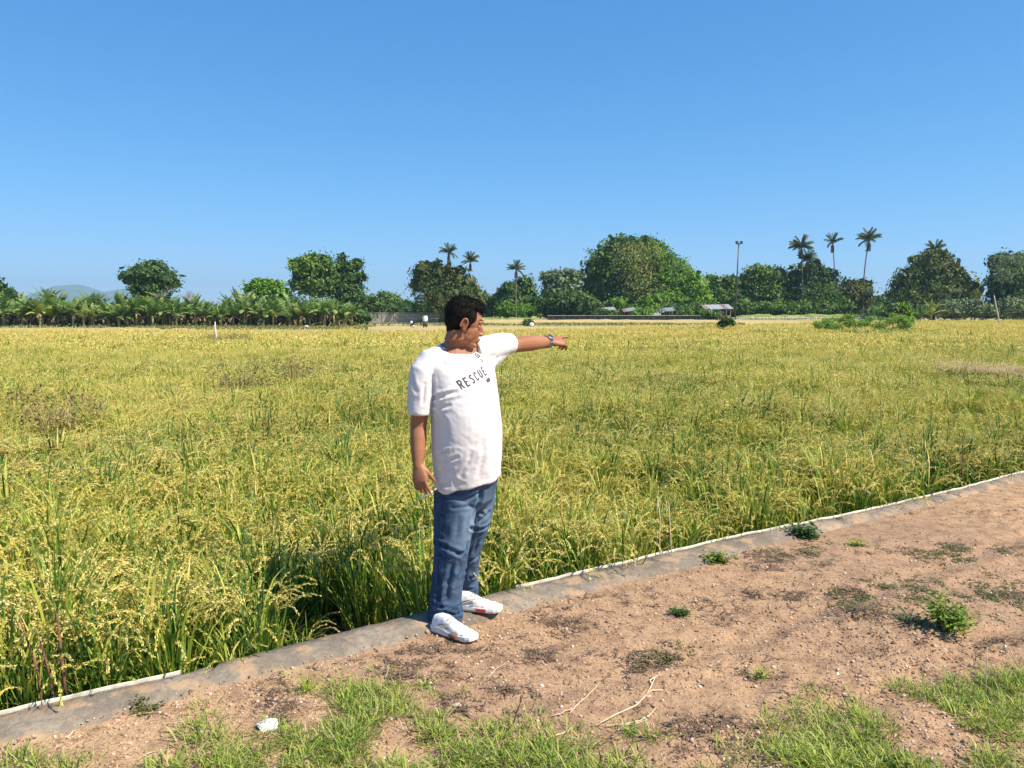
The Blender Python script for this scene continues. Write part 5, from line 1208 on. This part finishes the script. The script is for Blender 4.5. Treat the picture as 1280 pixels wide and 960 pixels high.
# dark dead weed scraps: short curled bits
def scrap(seed, mat, nb, L, rad=.02, wd=.003, lay=True):
    r = np.random.default_rng(seed); n = nb; a = r.uniform(0, 6.3, n); rr = rad * np.sqrt(r.random(n)); b = np.stack([rr * np.cos(a), rr * np.sin(a), r.uniform(.0, .006, n)], -1)
    R, P = ribbons(b, r.uniform(0, 6.3, n), L * r.uniform(.5, 1.3, n), r.uniform(.0, .5, n), r.uniform(.1, .9, n), np.full(n, wd), 3, power=1.2, twist=r.normal(0, .6, n)); m = MB(); add_ribbons(m, R, r.random(n)); return m.mesh('scrap', mat)
scr_ = [scrap(i, MT['debris'], 7, .04, .03, .006) for i in range(4)] + [scrap(9 + i, MT['olive_mat'], 13, .028, .035, .009) for i in range(3)]
# (px, py, rx, ry, amount, kind 0 dark / 1 olive)
DP = [(700, 775, 28, 12, 40, 0), (668, 785, 22, 10, 20, 0), (672, 820, 16, 8, 18, 0), (815, 820, 40, 12, 60, 0), (835, 815, 30, 8, 30, 1), (760, 745, 60, 8, 26, 0), (985, 705, 34, 9, 70, 0), (940, 692, 50, 4, 26, 0), (1000, 690, 26, 6, 24, 1), (992, 745, 18, 6, 22, 0),
      (940, 740, 12, 5, 16, 0), (900, 760, 26, 14, 26, 0), (1062, 742, 30, 12, 60, 0), (1090, 750, 34, 12, 60, 1), (1120, 738, 50, 10, 55, 1), (1095, 770, 30, 6, 40, 0), (1200, 690, 40, 7, 50, 1), (1250, 688, 40, 3, 26, 0), (1230, 690, 60, 6, 20, 1), (1240, 745, 34, 12, 45, 1), (1250, 802, 30, 9, 30, 0), (1265, 745, 20, 8, 24, 0),
      (1012, 800, 22, 5, 22, 1), (955, 835, 26, 10, 26, 0), (1160, 812, 50, 14, 44, 0), (1040, 852, 26, 9, 26, 0), (640, 870, 16, 14, 22, 0), (570, 885, 20, 12, 20, 0), (350, 880, 22, 16, 26, 0), (520, 845, 40, 8, 26, 0), (560, 812, 44, 6, 26, 0), (910, 920, 60, 24, 40, 0), (840, 900, 60, 20, 18, 0), (1100, 690, 60, 5, 14, 0),
      (175, 880, 14, 6, 22, 1), (480, 830, 40, 8, 14, 0), (760, 690, 30, 5, 6, 0), (1190, 640, 60, 5, 16, 0)]
X_, Y_, V__, S_ = [], [], [], []; r = np.random.default_rng(31)
for px, py, rx, ry, k, kd in DP:
    for _ in range(int(k * 2.1)):
        p = gp(px + r.normal(0, .8) * rx, py + r.normal(0, .8) * ry, 0)
        if fbm(p.x * 7, p.y * 7, seed=44, oct=2) < -.12: continue
        if p.y < KF(p.x) - .0: X_.append(p.x); Y_.append(p.y); V__.append(r.integers(0, 4) if kd == 0 else 4 + r.integers(0, 3)); S_.append(r.uniform(.5, 1.15))
x, y = bank_points(1700, 7, dens=lambda x, y: np.clip(.3 + 1.5 * fbm(x * 1.7, y * 1.7, seed=35, oct=2), .05, 1)); X_ += list(x); Y_ += list(y); V__ += list(r.integers(0, 4, len(x))); S_ += list(r.uniform(.15, .5, len(x)))
X_, Y_ = np.array(X_), np.array(Y_); n = len(X_); S_ = np.array(S_)
scatter('dead_weed_litter', np.stack([X_, Y_, dirt_h(X_, Y_)], -1), np.stack([np.zeros(n), np.zeros(n), r.uniform(0, 6.3, n)], -1), np.stack([S_, S_, S_], -1), np.array(V__), scr_,
        label='dark scraps of dead and creeping weeds lying in patches on the dirt bank', category='plant litter')

# grass patches at the bottom of the photo
def tuft(seed, mat, n=26, L=.10, rad=.03, wd=.0038, th=(.5, 1.5)):
    r = np.random.default_rng(seed); a = r.uniform(0, 6.3, n); rr = rad * np.sqrt(r.random(n)); b = np.stack([rr * np.cos(a), rr * np.sin(a), np.full(n, -.004)], -1)
    R, P = ribbons(b, a + r.normal(0, .9, n), L * r.uniform(.4, 1.3, n), r.uniform(th[0], th[1], n), r.uniform(.2, 1.6, n), wd * r.uniform(.6, 1.3, n), 4, power=1.5, twist=r.normal(0, .5, n)); m = MB(); add_ribbons(m, R, r.random(n)); return m.mesh('tuft', mat)
tf = [tuft(i, MT['grass'], 17, .068, .04, .0042, (.15, 1.4)) for i in range(5)] + [tuft(20 + i, MT['grass_dry'], 14, .08, .04, .003, (.1, 1.0)) for i in range(2)]
GP = [(455, 905, 95, 38, 330), (560, 930, 130, 28, 330), (330, 930, 90, 30, 180), (440, 872, 50, 16, 70), (520, 880, 30, 16, 40), (650, 945, 70, 14, 90), (740, 962, 60, 12, 60), (1200, 895, 110, 34, 420), (1100, 935, 120, 30, 400), (1250, 860, 50, 20, 130), (1010, 900, 40, 24, 60), (1130, 880, 50, 16, 60), (1040, 955, 60, 14, 110),
      (60, 952, 60, 14, 90), (250, 965, 60, 10, 60), (430, 990, 260, 22, 330), (1160, 1000, 200, 40, 420), (795, 915, 30, 8, 14), (1300, 930, 80, 60, 200)]
X_, Y_, V__, S_ = [], [], [], []; r = np.random.default_rng(33)
for px, py, rx, ry, k in GP:
    k = int(k * .95); a = r.uniform(0, 6.3, k); q = np.sqrt(r.random(k)) * (1 + .4 * abs(r.normal(0, 1, k)))
    for u_, v_ in zip(px + np.cos(a) * q * rx, py + np.sin(a) * q * ry):
        p = gp(u_, v_, 0)
        if fbm(p.x * 3.2, p.y * 3.2, seed=37, oct=2) < -.12 or p.y > KF(p.x) - .12: continue
        X_.append(p.x); Y_.append(p.y); V__.append(int(r.integers(0, 5)) if r.random() < .76 else 5 + int(r.integers(0, 2))); S_.append(r.uniform(.5, 1.15))
x, y = bank_points(260, 8, dens=lambda x, y: np.clip(fbm(x * .9, y * .9, seed=39, oct=2), 0, 1)); X_ += list(x); Y_ += list(y); V__ += list(r.integers(0, 7, len(x))); S_ += list(r.uniform(.2, .42, len(x)))
X_, Y_ = np.array(X_), np.array(Y_); n = len(X_); S_ = np.array(S_)
scatter('bank_grass', np.stack([X_, Y_, dirt_h(X_, Y_)], -1), np.stack([np.zeros(n), np.zeros(n), r.uniform(0, 6.3, n)], -1), np.stack([S_, S_, S_], -1), np.array(V__), tf,
        label='loose patches of yellow green grass growing on the dirt at the bottom of the photo', category='grass')

# ---- single weeds ----------------------------------------------------------------------------
def leafy(name, label, cat, px, py, w_px, h_px, nst, nlf, leaf, mat, seed, up=.8, stem_mat='weed_green'):
    r = np.random.default_rng(seed); c = on(px, py); k = c[1] / FOC; t = thing(name, label, cat, tuple(c)); R0, Hh_ = w_px * k / 2, h_px * k; sm_, lf_ = MB(), MB()
    for i in range(nst):
        a = i * 2.4 + r.uniform(-.4, .4); q = R0 * r.uniform(.25, 1); zt = Hh_ * r.uniform(.45, 1) * (1 - .45 * (q / R0) ** 2); e = np.array([q * math.cos(a), q * math.sin(a), max(zt, .008)])
        P = [np.zeros(3), e * [.35, .35, .6 * up], e]; sm_.tube(P, [.003, .0025, .0012], 5)
        n = nlf; u = r.uniform(.3, 1.05, n)[:, None]; C = (1 - u) ** 2 * P[0] + 2 * u * (1 - u) * P[1] + u ** 2 * P[2]; C = C + r.normal(0, leaf * .7, (n, 3)); C[:, 2] = np.maximum(C[:, 2], .004)
        d = r.normal(0, 1, (n, 3)); d[:, 2] = abs(d[:, 2]) * .3; d /= np.linalg.norm(d, axis=1, keepdims=True); s_ = np.cross(d, r.normal(0, .35, (n, 3)) + [0, 0, 1]); s_ /= np.linalg.norm(s_, axis=1, keepdims=True); L_ = leaf * r.uniform(.6, 1.2, n)[:, None]
        dn = np.array([0, 0, -.25]) * L_
        lf_.quads(np.stack([C, C + d * L_ * .5 - s_ * L_ * .3, C + d * L_ + dn, C + d * L_ * .5 + s_ * L_ * .3], 1), r.uniform(0, 1) * .6 + r.random(n) * .4)
    sm_.build('stem', MT[stem_mat], t); lf_.build('leaves', MT[mat], t, kind='stuff'); return t
leafy('leafy_weed', 'biggest bushy bright green weed, standing alone on the dirt at the right', 'weed', 1183, 789, 76, 50, 34, 26, .026, 'weed_green', 1)
leafy('leafy_weed', 'spreading dark green weed against the kerb, the larger one with round leaves', 'weed', 1006, 670, 66, 15, 18, 22, .036, 'weed_dark', 2, .5)
leafy('leafy_weed', 'smaller green weed at the kerb foot left of the spreading one', 'weed', 897, 701, 38, 13, 14, 18, .028, 'weed_green', 3, .5)
leafy('leafy_weed', 'small yellow green weed on the dirt just right of the spreading kerb weed', 'weed', 1071, 684, 26, 7, 8, 12, .024, 'weed_yellow', 4, .4)
leafy('leafy_weed', 'flat dark green cushion weed alone on the dirt in the middle of the bank', 'weed', 851, 768, 36, 9, 18, 26, .014, 'weed_dark', 5, .5)
leafy('leafy_weed', 'small dry olive weed sprouting at the foot of the kerb at the left', 'weed', 174, 883, 26, 14, 10, 9, .016, 'olive_mat', 6, .6)
leafy('leafy_weed', 'straggly yellowish weed with dark shadow below it, on the dirt right of centre', 'weed', 950, 843, 40, 16, 9, 10, .016, 'weed_yellow', 7, .6)
o = tuft(77, MT['weed_yellow'], 40, .085, .02, .005); c = on(382, 866); ob = bpy.data.objects.new('grass_tuft', o); col.objects.link(ob); ob.location = tuple(c); tag(ob, 'single bright green grass tuft on bare dirt just above the bottom grass patch', 'grass tuft')
o = tuft(78, MT['weed_dark'], 30, .16, .02, .009, (.3, 1.1)); c = on(1142, 783); ob = bpy.data.objects.new('grass_tuft', o); col.objects.link(ob); ob.location = tuple(c); tag(ob, 'dark broad bladed grass tuft in the shade left of the bushy weed', 'grass tuft')

# ---- white stone, bigger stones ----------------------------------------------------------------
def rock(label, px, py, wpx, hpx, mat, seed, name='stone', cat='stone'):
    c = on(px, py); k = c[1] / FOC; m = pebble(seed, .5, 14, 10); m.xf(lambda V: V * np.array([wpx * k / 2, wpx * k / 2 * .8, hpx * k])); m.xf(lambda V: V + .12 * wpx * k / 2 * np.stack([vnoise(V[:, 0] * 60, V[:, 1] * 60, V[:, 2] * 60 + q * 5, seed=seed) for q in range(3)], -1))
    o = m.build(name, mat, smooth=False); o.location = (c[0], c[1], c[2] + .002); return tag(o, label, cat)
MT['white_stone'] = simple('white_chalky_stone', (.74, .71, .64), .9, .12, 20, bump=.004)
rock('flat white stone lying on the dirt beside the bottom left grass patch', 336, 911, 30, 14, MT['white_stone'], 51)
MT['pink_stone'] = simple('pinkish_stone', (.52, .37, .28), .9, .2, 30, bump=.003)
rock('small pale pinkish stone between the bottom grass patch and the fallen twigs', 571, 881, 11, 7, MT['pink_stone'], 52)
rock('small pale stone on the dirt below the straggly yellowish weed', 1025, 884, 11, 5, MT['pink_stone'], 53)
rock('small white stone lying on the kerb just right of the shoes', 700, 737, 6, 3, MT['white_stone'], 54)
rock('small pale stone on the dirt among the forked twigs', 810, 869, 7, 4, MT['pink_stone'], 55)

# ---- fallen straw twigs -------------------------------------------------------------------------
def twig(label, segs, w_=.0028, name='twig', mat='twig', lift=.006):
    m = MB(); c0 = on(*segs[0][0])
    for pl in segs:
        P = [on(*q) - c0 + np.array([0, 0, lift + .004 * math.sin(i * 2.1)]) for i, q in enumerate(pl)]; m.tube(P, np.linspace(w_, w_ * .55, len(P)), 6)
    o = m.build(name, MT[mat], smooth=True); o.location = tuple(c0); return tag(o, label, 'twig')
twig('longest pale forked twig on the dirt, running up to the right', [[(744, 906), (770, 893), (795, 880), (808, 868), (815, 858), (820, 843)], [(808, 868), (815, 864), (829, 861)], [(815, 858), (812, 852), (826, 841)]], .0038)
twig('pale twig with a forked end lying just below the longest twig', [[(754, 907), (772, 903), (790, 902), (808, 898)], [(772, 909), (784, 902), (800, 898), (812, 892), (820, 886)], [(800, 895), (812, 894)]], .0034)
twig('thin straight straw stalk leaning over the dirt left of the forked twigs', [[(712, 895), (720, 886), (734, 870), (751, 850)]], .0026)
twig('short pale straw stalk lying beside the thin straight one', [[(699, 896), (706, 892), (718, 887)], [(690, 897), (700, 895)]], .003)
twig('pale straw stalk lying just above the bottom grass patch', [[(676, 924), (690, 919), (704, 914), (715, 908)]], .0036)
twig('thin straw stalk lying level near the bottom of the photo', [[(730, 936), (746, 938), (762, 939)], [(765, 949), (780, 944), (792, 942)]], .002)
twig('faint straw stalk on the dirt in front of the dead weed clump', [[(610, 848), (620, 840), (634, 831)]], .002)
twig('curved dry stalk lying across the kerb edge at the left', [[(84, 923), (90, 917), (96, 911)]], .004)
twig('thin dry stalk lying in the grass at the bottom left', [[(172, 952), (186, 945), (196, 940)]], .0025)
# ---- stalks standing at the kerb -----------------------------------------------------------------
def stalk(label, a, b, Yoff, w_=.006, mat='rod', cat='stalk', name='dry_stalk', bend=0.0, n=1, brist=0):
    p = gp(*a, .02); A = np.array([p.x, p.y + Yoff, .01]); q = np.array(dp(b[0], b[1], p.y + Yoff)); m = MB(); A0 = A.copy(); A0[2] = FIELD_Z if Yoff > .05 else .005
    P = [A0, A + (q - A) * .3, A + (q - A) * .65 + [bend, 0, 0], q]; m.tube([x_ - A for x_ in P], [w_, w_, w_ * .8, w_ * .5], 7)
    r = np.random.default_rng(int(a[0])); 
    if brist:
        n_ = brist; u = r.uniform(.35, 1, n_)[:, None]; C = A + (q - A) * u - A; R, _ = ribbons(C, r.uniform(0, 6.3, n_), r.uniform(.01, .035, n_), r.uniform(.8, 1.4, n_), r.uniform(0, .8, n_), np.full(n_, .004), 2); add_ribbons(m, R, .5)
    o = m.build(name, MT[mat], smooth=True); o.location = tuple(A); return tag(o, label, cat)
stalk('tall rusty brown stalk standing at the kerb edge near the left side', (79, 872), (71, 766), .02, .0075, brist=60)
stalk('leaning brown stalk among the rice left of the tall rusty one', (40, 884), (23, 768), .10, .005, brist=40)
stalk('short brown stalk between the leaning one and the tall rusty one', (54, 880), (50, 800), .09, .006, brist=50)
stalk('thin pale stick rising from the kerb at the field edge, left of a close pair', (826, 697), (822, 620), .02, .004, 'twig', bend=.01)
stalk('thin pale stick rising from the kerb at the field edge, right of a close pair', (840, 693), (836, 628), .02, .004, 'twig')
stalk('thin dark stick in the rice at the kerb near the right, left of two', (1192, 612), (1190, 556), .08, .006)
stalk('thin dark stick in the rice at the kerb near the right, right of two', (1206, 608), (1204, 540), .05, .006)
stalk('thin dry flower stalk rising from the grass at the bottom right', (1232, 872), (1234, 808), 0, .002, 'twig')
stalk('thin leaning dry stalk on the dirt at the right edge of the photo', (1274, 832), (1256, 800), 0, .0025, 'twig')
stalk('small dark dried sprig standing above the bottom centre grass patch', (641, 902), (652, 874), 0, .003, 'debris', brist=24)
# brown seeding weeds among the rice
def brown_weed(label, px, py, wpx, hpx, seed):
    r = np.random.default_rng(seed); c = np.array(gp(px, py, canopy - .1)); k = c[1] / FOC; n = 90; a = r.uniform(0, 6.3, n); q = wpx * k * .5 * np.sqrt(r.random(n))
    b = np.stack([q * np.cos(a), q * np.sin(a), r.uniform(-.5, -.2, n)], -1); R, P = ribbons(b, a, r.uniform(.35, .75, n), r.uniform(1.1, 1.5, n), r.uniform(0, .7, n), np.full(n, .010), 3); m = MB(); add_ribbons(m, R, r.random(n) * .6)
    C = P[:, -1][:, None] + r.normal(0, .035, (n, 10, 3)); C = C.reshape(-1, 3); nn = len(C); d = r.normal(0, 1, (nn, 3)) * .014; s_ = r.normal(0, 1, (nn, 3)) * .008; m.quads(np.stack([C - d, C - s_, C + d, C + s_], 1), r.random(nn))
    o = m.build('seeding_weed', MT['brown_weed']); o.location = tuple(c); return tag(o, label, 'weed')
MT['brown_weed'] = foliage('brown_seed_heads', (.17, .12, .06), (.30, .22, .11), (.44, .34, .18), .25, .6)
for lb, px, py, w_, h_ in (('brown seeding weed clump in the rice at the left, the one nearest the kerb', 72, 528, 46, 30), ('brown seeding weed clump in the rice, left of two in mid field', 303, 482, 46, 22), ('brown seeding weed clump in the rice, right of two in mid field', 368, 474, 26, 18),
                        ('small brown weed clump at the foot of the pale marker post', 272, 426, 16, 8), ('brown weeds in the far rice right of the marker post', 298, 424, 14, 8)):
    brown_weed(lb, px, py, w_, h_, int(px))

# lodged pale straw at the right edge of the far rice
r = np.random.default_rng(88); n = 6500; c = gp(1240, 459, canopy - .04); a = r.uniform(0, 6.3, n); q = np.sqrt(r.random(n)) * (1 + .3 * r.normal(0, 1, n)) * (1 + .5 * vnoise(np.cos(a) * 2 + 5, np.sin(a) * 2, seed=7)); x = c.x + np.cos(a) * q * 1.05; y = c.y + np.sin(a) * q * 2.6
az = .4 + .5 * fbm(x * .8, y * .8, seed=4) * 3 + r.normal(0, .5, n); R, P = ribbons(np.stack([x, y, canopy - .09 + .07 * fbm(x * 2, y * 2, seed=6) + r.uniform(-.05, .04, n)], -1), az, r.uniform(.2, .5, n), r.uniform(-.1, .35, n), r.uniform(0, .5, n), np.full(n, .010), 2)
m = MB(); add_ribbons(m, R, r.random(n)); MT['lodged'] = foliage('lodged_straw', (.34, .25, .12), (.52, .39, .20), (.66, .52, .30), .2, 1.0)
m.build('lodged_straw', MT['lodged'], kind='stuff', label='pale brown flattened patch of rice straw at the right edge of the field', category='straw')
# ------------------------------------------------------------------ air
HZ = MB(); HZ.box((0, 0, 148.6), (15000, 15000, 300)); 
hz = HZ.build('haze', NT('haze_air').m, kind='stuff'); t_ = hz.data.materials[0].node_tree
for l in list(t_.links): t_.links.remove(l)
pv = t_.nodes.new('ShaderNodeVolumePrincipled'); pv.inputs['Color'].default_value = (.50, .78, 1, 1); pv.inputs['Density'].default_value = 2.0e-4; pv.inputs['Anisotropy'].default_value = .1
t_.links.new(pv.outputs[0], t_.nodes['Material Output'].inputs['Volume'])
